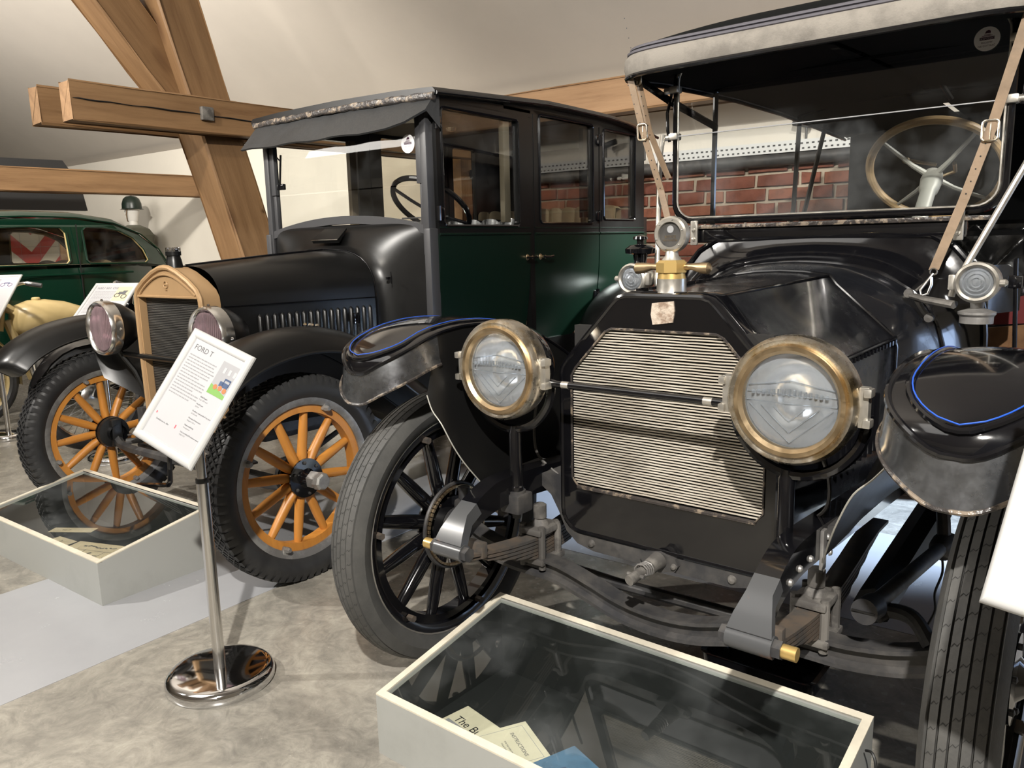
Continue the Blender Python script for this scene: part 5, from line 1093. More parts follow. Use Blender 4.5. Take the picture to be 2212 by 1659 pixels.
def button_seat(x0, x1, y, z0_, z1_, name, tilt=0.12, cell=0.11):
    q = MB(); nx = int((x1 - x0) / cell) * 8; nz = int((z1_ - z0_) / cell) * 8; rings = []
    for j in range(nz + 1):
        row = []
        for i in range(nx + 1):
            a = (i / 8.0); b_ = (j / 8.0); da = abs(sin(pi * (a + b_) / 2 * 1.0)); db = abs(sin(pi * (a - b_) / 2))
            d_ = 0.04 * (da * db) ** 0.4; z = z0_ + (z1_ - z0_) * j / nz
            row.append(V3((x0 + (x1 - x0) * i / nx, y - d_ + (z - z0_) * tilt, z)))
        rings.append(row)
    rings.append([p + V3((0, 0.09, 0.02)) for p in rings[-1]]); rings.append([p + V3((0, 0.05, -0.3)) for p in rings[-1]])
    o = q.loft(rings, False).obj(name, 'leather_black', TC, angle=60)
    bt = MB()
    for j in range(1, int((z1_ - z0_) / cell)):
        for i in range(1, int((x1 - x0) / cell)):
            if (i + j) % 2 == 0: bt.lathe([(0.008, 0), (0.006, -0.005), (0, -0.007)], (x0 + i * cell * ((x1 - x0) / cell / int((x1 - x0) / cell)), y - 0.002 + (j * cell) * tilt, z0_ + j * cell), YA, 8)
    split_obj(bt.obj('seat_button', 'leather_black', o), 'seat_button'); return o
button_seat(-0.58, 0.60, 1.86, 0.80, 1.20, 'front_seat_back'); button_seat(-0.58, 0.60, 2.95, 0.80, 1.25, 'rear_seat_back')
MB().box((0, 1.65, 0.86), (1.14, 0.42, 0.14), bev=0.05).obj('front_seat_cushion', 'leather_black', TC)
MB().box((0, 2.7, 0.86), (1.14, 0.45, 0.14), bev=0.05).obj('rear_seat_cushion', 'leather_black', TC)
# --- windscreen
WY = 1.05
wo = rrect(-0.515, 1.276, 0.515, 1.83, 0.07, 6)
fr = MB().tube([(a, WY, b_) for a, b_ in wo], 0.0105, 10, closed=True).obj('windscreen_frame', 'black_gloss', TC)
MB().tube([(a, WY - 0.007, b_) for a, b_ in rrect(-0.502, 1.289, 0.502, 1.817, 0.06, 6)], 0.0035, 6, closed=True).obj('frame_bead', 'nickel_pale', fr)
lo = [(a, b_) for a, b_ in rrect(-0.506, 1.285, 0.506, 1.6, 0.06, 6) if b_ < 1.5] ; lo = sorted(lo, key=lambda t_: (t_[0])); 
MB().plate([(-0.506, 1.578)] + [(-0.506, 1.34), (-0.49, 1.30), (-0.45, 1.284), (0.45, 1.284), (0.49, 1.30), (0.506, 1.34), (0.506, 1.578)], [], lambda a, b_, d: (a, WY + d, b_), 0.004).obj('lower_glass', 'dusty_glass', fr, smooth=False)
MB().plate([(-0.506, 1.572), (0.506, 1.572), (0.506, 1.77), (0.45, 1.823), (-0.45, 1.823), (-0.506, 1.77)], [], lambda a, b_, d: (a, WY - 0.012 + d, b_), 0.004).obj('upper_glass', 'clear_glass', fr, smooth=False)
MB().box((0, WY - 0.01, 1.575), (1.01, 0.005, 0.003)).obj('glass_edge', 'print_pale', fr, smooth=False)
for s_ in (-1, 1):
    for z in (1.575, 1.735): MB().box((s_ * 0.517, WY - 0.004, z), (0.034, 0.04, 0.024), bev=0.006).lathe([(0.011, 0), (0.011, 0.03), (0, 0.032)], (s_ * 0.53, WY, z), (s_, 0, 0), 12).obj('hinge_clamp', 'nickel_pale', fr)
    MB().tube([(s_ * 0.535, WY + 0.01, 1.74), (s_ * 0.55, WY, 1.66), (s_ * 0.545, WY - 0.005, 1.6), (s_ * 0.54, WY, 1.56)], 0.006, 8).obj('hinge_arm', 'black_gloss', fr)
    MB().box((s_ * 0.415, 1.005, 1.235), (0.026, 0.012, 0.085), bev=0.004).lathe([(0.007, 0), (0.006, 0.006), (0, 0.007)], (s_ * 0.415, 0.999, 1.245), (0, -1, 0), 10).lathe([(0.007, 0), (0.006, 0.006), (0, 0.007)], (s_ * 0.415, 0.999, 1.213), (0, -1, 0), 10).obj('windscreen_bracket', 'nickel_pale', fr)
    # stay rods
    MB().tube([(s_ * 0.445, 0.80, 1.045), (s_ * 0.45, 0.80, 1.07), (s_ * 0.60, 0.92, 1.44) if s_ > 0 else (s_ * 0.48, 0.86, 1.2), (s_ * 0.66, 1.0, 1.62) if s_ > 0 else (s_ * 0.54, 0.98, 1.50)] + ([] if s_ > 0 else [(s_ * 0.55, 1.02, 1.58)]), 0.009, 10).obj('stay_rod', 'nickel_pale', TC)
sticker(fr, frameM((0.445, WY - 0.0145, 1.742), (1, 0, 0), (0, 0, 1)), 0.032)
# --- canopy
def cring(y, hw, zc, th, r=0.05):
    pass
bowz = lambda y: 1.80 + 0.04 * sin(min(1, max(0, (y - 0.8)) / 2.4) * pi)
q = MB(); K = 24
def edge_loop(off, z):
    """plan outline of the canopy, front rounded"""
    P = []
    for i in range(K + 1):
        t = pi - pi * i / K; c, s = cos(t), sin(t)
        e = 0.22
        P.append(V3(((0.60 + off) * (1 if c > 0 else -1) * abs(c) ** e if abs(c) > 1e-6 else 0, 0.93 - (0.135 + off) * abs(s) ** 0.8, z)))
    return P
def full_loop(off, dz):
    back = [(-1, y) for y in (3.3, 2.8, 2.3, 1.8, 1.4, 1.15)]
    L = [V3((-(0.60 + off), y, bowz(y) + dz)) for _, y in back]
    F = [p + V3((0, 0, 0)) for p in edge_loop(off, 0)]
    for p in F: p.z = bowz(0.8) + dz
    Rr = [V3(((0.60 + off), y, bowz(y) + dz)) for y in (1.15, 1.4, 1.8, 2.3, 2.8, 3.3)]
    return L + F + Rr
val = MB().loft([full_loop(0.015, -0.042), full_loop(0.022, -0.02), full_loop(0.02, 0.012), full_loop(0.004, 0.03)], False).obj('canopy_valance', 'canvas_grey', TC, angle=60, label='grey faded canvas valance band')
MB().tube(full_loop(0.014, -0.045), 0.008, 8).obj('lower_binding', 'black_gloss', val)
MB().tube(full_loop(0.008, 0.03), 0.006, 6).obj('upper_piping', 'canvas_piping', val); MB().tube(full_loop(0.0, 0.044), 0.006, 6).obj('upper_piping', 'canvas_piping', val)
# fabric top
rings = []
for j in range(9):
    f = 1 - j / 8 * 0.98
    L = full_loop(-0.002, 0.048)
    rings.append([V3((p.x * f, p.y if p.y > 1.0 else (1.0 - (1.0 - p.y) * (0.35 + 0.65 * f)), p.z + 0.05 * (1 - f * f))) for p in L])
cn = MB().loft(rings, False).obj('canopy_top', 'canvas_black', TC, angle=60)
rings = []
for j in range(7):
    f = 1 - j / 6 * 0.98
    L = full_loop(0.005, -0.035)
    rings.append([V3((p.x * f, p.y, p.z + 0.04 * (1 - f * f))) for p in L])
MB().loft(rings, False).obj('canopy_lining', 'canvas_black', TC, angle=60)
MB().loft([[V3((x, 3.3 + (0.12 if abs(x) < 0.5 else 0.05), z)) for x in (-0.6, -0.5, 0, 0.5, 0.6)] for z in (1.0, 1.86)], False).obj('rear_curtain', 'canvas_black', TC, label='black rear curtain')
# bows and irons
for s_ in (-1, 1):
    MB().tube([(s_ * 0.575, 0.9, 1.755), (s_ * 0.565, 1.09, 1.71), (s_ * 0.57, 1.5, 1.655)], 0.012, 6, flat=(1.3, 0.6)).obj('canopy_iron', 'black_gloss', TC)
    MB().tube([(s_ * 0.575, 1.5, 1.79), (s_ * 0.575, 1.49, 1.3), (s_ * 0.62, 1.6, 0.9)], 0.011, 8).obj('canopy_bow', 'black_gloss', TC)
    MB().tube([(s_ * 0.575, 2.45, 1.82), (s_ * 0.58, 2.42, 1.35), (s_ * 0.64, 2.4, 0.95)], 0.012, 8).obj('canopy_bow', 'black_gloss', TC)
    MB().tube([(s_ * 0.575, 2.85, 1.82), (s_ * 0.585, 2.6, 1.35), (s_ * 0.64, 2.4, 0.95)], 0.012, 8).obj('canopy_bow', 'black_gloss', TC)
for y in (1.5, 2.45): MB().tube([(-0.575, y, 1.80), (-0.4, y, 1.84), (0.4, y, 1.84), (0.575, y, 1.80)], 0.014, 6).obj('canopy_cross_bow', 'black_gloss', TC)
# straps
def strap(pts, w_, name, buckle_i, holes=True):
    P = [V3(p) for p in pts]; q = MB(); rings = []
    for i, p in enumerate(P):
        rings.append([p + V3((-w_ / 2, 0, 0)), p + V3((w_ / 2, 0, 0)), p + V3((w_ / 2, 0.003, 0)), p + V3((-w_ / 2, 0.003, 0))])
    o = q.loft(rings, True, False, True).obj(name, 'leather_tan', TC, smooth=False)
    a, b_ = P[buckle_i], P[buckle_i + 1]; d_ = (b_ - a).normalized(); M = frameM(a, XA, d_)
    bk = MB().tube([(x, y, 0) for x, y in rrect(-w_ * 0.72, -0.026, w_ * 0.72, 0.026, 0.009, 4)], 0.0035, 8, closed=True).tube([(0, 0.024, 0.002), (0, -0.024, 0.004)], 0.002, 6).obj('buckle', 'nickel', o); bk.matrix_local = Matrix.Translation((0, -0.004, 0)) @ M
    q = MB()
    for k in range(-6, 7):
        if abs(k) < 1: continue
        c = a + d_ * (0.033 * k)
        q.lathe([(0, 0), (0.0022, 0)], c + V3((0, -0.0006, 0)), (0, -1, 0), 8)
    q.obj('strap_holes', 'black_plain', o, smooth=False, kind='stuff')
    return o
s1 = strap([(-0.575, 0.83, 1.76), (-0.532, 0.845, 1.575), (-0.47, 0.86, 1.38), (-0.42, 0.84, 1.24), (-0.375, 0.80, 1.08)], 0.024, 'canopy_strap', 1)
s1 = strap([(-0.563, 0.86, 1.76), (-0.522, 0.87, 1.58), (-0.455, 0.885, 1.42)], 0.022, 'canopy_strap', 0)
s2 = strap([(0.575, 0.83, 1.78), (0.50, 0.85, 1.475), (0.45, 0.845, 1.30), (0.392, 0.83, 1.115)], 0.026, 'canopy_strap', 1)
for s_ in (-1, 1):
    MB().tube([(s_ * 0.392, 0.828, 1.105), (s_ * 0.38, 0.82, 1.085), (s_ * 0.365, 0.815, 1.06), (s_ * 0.37, 0.81, 1.045), (s_ * 0.385, 0.81, 1.05), (s_ * 0.392, 0.815, 1.075), (s_ * 0.39, 0.82, 1.095)], 0.0035, 8).torus((s_ * 0.392, 0.828, 1.11), (0, 1, 0), 0.009, 0.0025, 16, 6).obj('strap_hook', 'brushed_chrome', TC)
    # lamp bracket
    MB().tube([(s_ * 0.335, 0.83, 1.045), (s_ * 0.39, 0.79, 1.035), (s_ * 0.46, 0.77, 1.025)], [0.012, 0.014, 0.016], 8, flat=(0.7, 1.2)).tube([(s_ * 0.345, 0.84, 1.045), (s_ * 0.37, 0.845, 1.0), (s_ * 0.388, 0.85, 0.98)], 0.008, 8).lathe([(0.014, 0), (0.012, 0.01), (0, 0.012)], (s_ * 0.335, 0.822, 1.05), (0, -1, 0), 12).lathe([(0.014, 0), (0.012, 0.01), (0, 0.012)], (s_ * 0.388, 0.835, 0.982), (0, -1, 0), 12).obj('lamp_bracket', 'iron_dusty', TC)
    c = V3((s_ * 0.512, 0.75, 1.086)); sl = MB().lathe([(0, 0.10), (0.03, 0.095), (0.05, 0.06), (0.052, 0.0)], c, YA, 28).obj('side_lamp', 'nickel_pale', TC, angle=60)
    MB().lathe([(0.052, 0.01), (0.054, -0.004), (0.052, -0.014), (0.046, -0.018), (0.040, -0.014), (0.039, -0.004)], c, YA, 36).obj('lamp_rim', 'nickel_pale', sl)
    MB().lathe([(0, -0.016), (0.01, -0.013), (0.013, -0.016), (0.02, -0.012), (0.023, -0.015), (0.030, -0.010), (0.033, -0.012), (0.040, -0.006)], c, YA, 32).obj('lens', 'reflection_tint_lens', sl)
    MB().lathe([(0.039, 0), (0.02, 0.04), (0, 0.05)], c, YA, 24).obj('reflector', 'reflector', sl)
    MB().lathe([(0.018, 0), (0.016, -0.02), (0.045, -0.03), (0.045, -0.036), (0.04, -0.042), (0.04, -0.06), (0, -0.062)], c + V3((0, 0.03, -0.048)), ZA, 28).obj('lamp_base', 'zinc', sl)
    if s_ < 0: MB().lathe([(0.02, 0), (0.025, 0.03), (0.05, 0.035), (0.052, 0.05), (0.035, 0.062), (0.012, 0.065), (0.012, 0.078), (0.026, 0.082), (0.024, 0.09), (0, 0.098)], c + V3((0.01, 0.03, 0.05)), ZA, 24).obj('lamp_chimney', 'black_gloss', sl)
    MB().lathe([(0.01, 0), (0.01, 0.012), (0.005, 0.018), (0, 0.018)], c + V3((s_ * 0.052, -0.005, 0.0)), (s_, 0, 0), 10).box(c + V3((-s_ * 0.058, 0.0, 0.0)), (0.016, 0.02, 0.04), bev=0.003).obj('lamp_latch', 'nickel_pale', sl)
# steering wheel
swc = V3((0.245, 1.47, 1.425)); ax = V3((0.0, 0.55, 0.835)).normalized()
ax = V3((0, 0.72, 0.69)).normalized()
stw = MB().torus(swc, ax, 0.208, 0.014, 64, 10).obj('steering_wheel', 'tan_wood_rim', TC)
a1 = V3(XA); a2 = ax.cross(a1); q = MB()
for k in range(4): t = 0.75 + k * pi / 2; d_ = a1 * cos(t) + a2 * sin(t); q.tube([swc - ax * 0.035, swc + d_ * 0.08 - ax * 0.03, swc + d_ * 0.2], [0.012, 0.008, 0.006], 8)
q.lathe([(0.0, 0.0), (0.03, 0), (0.035, -0.03), (0.03, -0.08), (0.024, -0.09), (0.024, -0.4)], swc - ax * 0.02, ax, 20); q.obj('wheel_spider', 'aluminium_dull', stw)
q = MB(); q.tube([swc + a1 * -0.075 + ax * 0.03 + a2 * -0.0, swc + a1 * -0.05 + ax * 0.05 + a2 * 0.05, swc + ax * 0.055 + a2 * 0.075, swc + a1 * 0.05 + ax * 0.05 + a2 * 0.05, swc + a1 * 0.055 + ax * 0.03], 0.007, 8); q.tube([swc + ax * 0.03, swc - a1 * 0.09 + ax * 0.04 - a2 * 0.02], 0.006, 8); q.lathe([(0, 0), (0.012, 0), (0.012, 0.008), (0, 0.01)], swc - a1 * 0.095 + ax * 0.035 - a2 * 0.02, ax, 10); q.obj('spark_quadrant', 'brass', stw)
# --- wheels
TW = wheel(TC, 0.71, 0, 0.402, 1, 0.056, 0.318, 0.272, 'black_gloss', 12, 0.0215, 0.085, 'plain', 'rubber_grey', 'ribbed', rot0=0.1)
TW2 = copy_tree(TW, TC); TW2.location = (-0.71, 0, 0.402); TW2.rotation_euler = (0.02, 0, pi)
for s_ in (-1, 1):
    W3 = copy_tree(TW, TC); W3.location = (s_ * 0.71, 2.75, 0.402); W3.rotation_euler = (0.4, 0, 0 if s_ > 0 else pi)
for s_ in (-1, 1):
    MB().lathe([(0, 0), (0.05, 0.0), (0.055, -0.03), (0, -0.03)], (s_ * 0.675, 0, 0.402), (s_, 0, 0), 24).box((s_ * 0.63, 0, 0.42), (0.045, 0.05, 0.14), bev=0.012).lathe([(0.017, 0), (0.017, 0.035), (0, 0.037)], (s_ * 0.63, 0, 0.49), ZA, 16).obj('steering_knuckle', 'iron', TC)
# toothed speedometer ring on the right front wheel
q = MB().torus((-0.672, 0, 0.402), XA, 0.125, 0.006, 48, 6).obj('gear_ring', 'iron', TC)
g = MB()
for k in range(60): a = 2 * pi * k / 60; g.box((-0.665, cos(a) * 0.117, 0.402 + sin(a) * 0.117), (0.012, 0.006, 0.010), Matrix.Rotation(a, 3, 'X'))
g.obj('gear_teeth', 'brass', q, smooth=False, kind='stuff')
# --- front fenders
TP = [(-0.358, 0.905), (-0.335, 0.935), (-0.28, 0.966), (-0.20, 0.993), (-0.09, 1.006), (0.04, 1.0), (0.18, 0.972), (0.32, 0.915), (0.46, 0.83), (0.62, 0.70), (0.8, 0.55), (0.96, 0.43), (1.1, 0.38)]
def t_fender(s_):
    D_ = smooth_path([(0, a, b_) for a, b_ in TP], 20)
    def aty(y):
        for p_, q_ in zip(D_, D_[1:]):
            if q_.y >= y: return p_.lerp(q_, (y - p_.y) / max(1e-9, q_.y - p_.y))
        return D_[-1]
    DV = -0.015 if s_ > 0 else 0.028; D_ = [p_ + V3((0, DV, -0.006)) for p_ in D_]
    NN = 13; ys = [-0.358 + DV + 0.133 * (1 - cos(pi / 2 * k / NN)) for k in range(NN + 1)] + [-0.20 + DV * 0.8, -0.17 + DV * 0.4] + [-0.135 + 0.04 * k for k in range(31)]
    P = [aty(y) for y in ys]; n = len(P); uc = 0.68; hw = 0.122; rings = []; NRM = []
    for i, p in enumerate(P):
        t = (P[min(i + 1, n - 1)] - P[max(i - 1, 0)]).normalized(); nr = V3((0, -t.z, t.y))
        wv = 1.0
        if p.y < -0.225 + DV: wv = max(0.0, 1 - ((-0.225 + DV - p.y) / 0.1332) ** 2.2) ** (1 / 2.2)
        row = []
        for j in range(17):
            a = -1 + j / 8; x = a * hw * wv
            rr_ = abs(a); zc = 0.018 * (1 - rr_ ** 2)
            zc *= min(1, wv * 1.5)
            row.append(V3((uc * s_ + x, p.y, p.z)) + nr * zc)
        rings.append(row); NRM.append(nr)
    f = MB().loft(rings, False).loft([[q_ + V3((0, 0, -0.005)) for q_ in r] for r in rings], False).obj('front_fender', 'black_gloss', TC, angle=80)
    ji = 0 if s_ > 0 else 16; jo = 16 - ji
    nose_i = [r[ji] for r in rings]; nose_o = [r[jo] for r in rings]
    MB().tube(nose_o[::-1] + nose_i[1:], 0.006, 8).obj('fender_bead', 'black_gloss', f)
    # raised inner panel with blue pinstripe
    def surf(x, y, off):
        k = 0
        while k < n - 2 and P[k + 1].y < y: k += 1
        f_ = (y - P[k].y) / (P[k + 1].y - P[k].y); p = P[k].lerp(P[k + 1], f_); t = (P[k + 1] - P[k]).normalized()
        return V3((uc * s_ + x, p.y, p.z)) + V3((0, -t.z, t.y)) * (0.018 * (1 - (x / hw) ** 2) + off)
    def oval(wd, y_tip, y_end, off, m_=9):
        L = [(-wd, y_end + (-0.23 - y_end) * i / 10) for i in range(10)]
        C_ = [(-wd * cos(pi * i / (2 * m_)), -0.23 - (-0.23 - y_tip) * sin(pi * i / (2 * m_))) for i in range(2 * m_ + 1)]
        return [surf(x, y, off) for x, y in L + C_ + [(-x, y) for x, y in L[::-1]]]
    MB().tube(oval(0.094, -0.341 + DV, 0.6, 0.0), 0.006, 8).obj('raised_moulding', 'black_gloss', f)
    MB().tube(oval(0.089, -0.335 + DV, 0.16, 0.0055), 0.0013, 6).obj('pinstripe', 'blue_stripe', f)
    # front skirt
    sk = []
    idx = list(range(NN + 2, 0, -1)); L_ = [(nose_o[i], 1) for i in idx] + [(rings[0][8], 0)] + [(nose_i[i], -1) for i in idx[::-1]] + []
    tot = len(L_)
    for k, (p, sd) in enumerate(L_):
        c = V3((uc * s_, -0.15, p.z)); out = V3((p.x - c.x, p.y - c.y, 0)); out = out.normalized() if out.length > 1e-4 else V3((0, -1, 0))
        dp_ = 0.078
        fl = 0.010
        if sd == 1: dp_ = 0.06 + 0.018 * min(1, k / 8)
        a0 = p + V3((0, 0, -0.004))
        sk.append([a0, p + out * 0.004 + V3((0, 0, -dp_ * 0.35)), p + out * fl * 0.7 + V3((0, 0, -dp_ * 0.75)), p + out * fl * 1.3 + V3((0, 0, -dp_))])
    MB().loft(sk, False).obj('fender_skirt', 'grey_metal_skirt', f, angle=70, label='bare grey metal front skirt')
    MB().tube([r[-1] for r in sk], 0.004, 6).obj('skirt_edge', 'worn_edge', f)
    # outer side lip
    MB().loft([[p, p + V3((s_ * 0.006, 0, -0.03)), p + V3((s_ * 0.008, 0, -0.055))] for p in nose_o[NN + 2:]], False).obj('outer_lip', 'black_gloss', f, angle=70)
    # inner apron
    ap = []
    for i in range(NN + 3, n):
        a = nose_i[i]; t = min(1, (i - NN - 2) / 10.0)
        bq = V3((s_ * (0.425 - 0.04 * t), min(max(a.y + 0.02, -0.13), 1.1), 0.60 - 0.05 * t))
        if a.z - 0.03 < bq.z: bq.z = a.z - 0.03
        mid = a.lerp(bq, 0.5) + V3((s_ * 0.012, -0.03 * (1 - t), -0.02)); q1 = a.lerp(mid, 0.5) + V3((s_ * 0.01, 0, -0.01)); q3 = mid.lerp(bq, 0.5) + V3((0, -0.01 * (1 - t), 0))
        ap.append([a, a.lerp(q1, 0.6), q1, mid, q3, q3.lerp(bq, 0.5), bq])
    ed = [nose_i[NN + 2], V3((s_ * 0.557, -0.205, 0.835)), V3((s_ * 0.53, -0.215, 0.80)), V3((s_ * 0.50, -0.214, 0.768)), V3((s_ * 0.475, -0.203, 0.715)), V3((s_ * 0.455, -0.182, 0.665)), V3((s_ * 0.43, -0.14, 0.60))]
    ap.insert(0, ed)
    MB().loft(ap, False).obj('fender_apron', 'black_satin', f, angle=70)
    MB().tube(smooth_path(ed[1:], 4), 0.0018, 6).obj('apron_edge', 'aluminium_dull', f)
    return f
for s_ in (-1, 1):
    t_fender(s_)
    MB().box((s_ * 0.72, 1.75, 0.355), (0.27, 1.3, 0.02), bev=0.005).obj('running_board', 'black_worn', TC)
    mb2, rg2 = fender(TC, s_, [(2.3, 0.38), (2.33, 0.6), (2.45, 0.82), (2.65, 0.92), (2.85, 0.92), (3.05, 0.82), (3.18, 0.64), (3.24, 0.5)], 0.13, 0.03, 'rear_fender', 'black_gloss', 0.71)
    mb2.obj('rear_fender', 'black_gloss', TC, angle=70)
# --- headlamps
for s_ in (-1, 1):
    c = (s_ * 0.36, -0.14, 0.909)
    hl = lamp(TC, c, 0.124, 0.15, 'nickel', 'black_gloss', 'reflection_tint_lens', ringw=0.265)
    MB().lathe([(0.108, -0.02), (0.106, -0.026), (0.098, -0.026), (0.0915, -0.018), (0.091, -0.008)], c, YA, 56).obj('inner_bezel', 'brass', hl)
    q = MB(); yl = c[1] - 0.0165
    R = 0.088
    def ch(x0, z0_, x1, z1_, r_=0.0013): q.tube([(c[0] + x0, yl + (x0 * x0 + z0_ * z0_) * 1.3, c[2] + z0_), (c[0] + (x0 + x1) / 2, yl - 0.0 + (((x0 + x1) / 2) ** 2 + ((z0_ + z1_) / 2) ** 2) * 1.3, c[2] + (z0_ + z1_) / 2), (c[0] + x1, yl + (x1 * x1 + z1_ * z1_) * 1.3, c[2] + z1_)], r_, 5)
    ch(-0.082, 0.025, 0, 0.038, 0.002); ch(0, 0.038, 0.082, 0.025, 0.002)
    ch(-0.085, 0.012, 0.085, 0.012); ch(-0.086, -0.005, 0.086, -0.005)
    ch(-0.08, -0.012, 0, -0.082); ch(0, -0.082, 0.08, -0.012); ch(-0.055, -0.012, 0, -0.062); ch(0, -0.062, 0.055, -0.012); ch(-0.03, -0.012, 0, -0.04); ch(0, -0.04, 0.03, -0.012)
    q.obj('lens_prisms', 'reflection_tint_lens', hl)
    q = MB()
    for k in range(15):
        x = -0.07 + k * 0.01; q.tube([(c[0] + x, yl + 0.001, c[2] + 0.01), (c[0] + x, yl + 0.001, c[2] + 0.024 - abs(x) * 0.1)], 0.003, 5)
    q.obj('lens_flutes', 'reflection_tint_lens', hl)
    for sd in (-1, 1): MB().box((c[0] + sd * 0.130, c[1] + 0.005, c[2] + 0.0), (0.018, 0.02, 0.075), bev=0.003).box((c[0] + sd * 0.138, c[1] + 0.0, c[2] + 0.028), (0.014, 0.026, 0.016), bev=0.003).box((c[0] + sd * 0.138, c[1] + 0.0, c[2] - 0.028), (0.014, 0.026, 0.016), bev=0.003).obj('lamp_hinge', 'nickel_pale', hl)
    # fork and post
    q = MB().tube(smooth_path([(c[0] - 0.128, c[1] + 0.035, c[2] - 0.02), (c[0] - 0.118, c[1] + 0.035, c[2] - 0.08), (c[0] - 0.07, c[1] + 0.035, c[2] - 0.135), (c[0], c[1] + 0.03, c[2] - 0.155), (c[0] + 0.07, c[1] + 0.035, c[2] - 0.135), (c[0] + 0.118, c[1] + 0.035, c[2] - 0.08), (c[0] + 0.128, c[1] + 0.035, c[2] - 0.02)], 4), 0.011, 8)
    q.lathe([(0.011, 0), (0.016, -0.02), (0.016, -0.155), (0.019, -0.158), (0.019, -0.17)], (s_ * 0.345, c[1] + 0.03, c[2] - 0.145), ZA, 18); q.obj('lamp_post', 'black_gloss', hl)
    MB().box((s_ * 0.345, -0.11, 0.565), (0.06, 0.06, 0.05), bev=0.006).lathe([(0.024, 0), (0.024, 0.006), (0, 0.006)], (s_ * 0.345, -0.11, 0.59), ZA, 16).lathe([(0.012, 0), (0.012, -0.02), (0, -0.02)], (s_ * 0.345, -0.11, 0.542), ZA, 6).obj('post_socket', 'iron', hl)
    MB().tube(smooth_path([(s_ * 0.36, 0.0, 0.80), (s_ * 0.385, 0.02, 0.72), (s_ * 0.38, 0.03, 0.65), (s_ * 0.33, 0.05, 0.6)], 5), 0.004, 6).obj('lamp_cable', 'iron_dusty', hl)
MB().tube([(-0.232, -0.12, 0.885), (-0.205, -0.12, 0.884), (0.21, -0.12, 0.884), (0.232, -0.12, 0.885)], [0.012, 0.0085, 0.0085, 0.011], 12).obj('lamp_bar', 'black_gloss', TC)
split_obj(MB().tube([(-0.19, -0.12, 0.884), (-0.17, -0.12, 0.884)], 0.0089, 12).tube([(0.17, -0.12, 0.884), (0.19, -0.12, 0.884)], 0.0089, 12).obj('bar_tape', 'nickel_pale', TC), 'bar_tape')
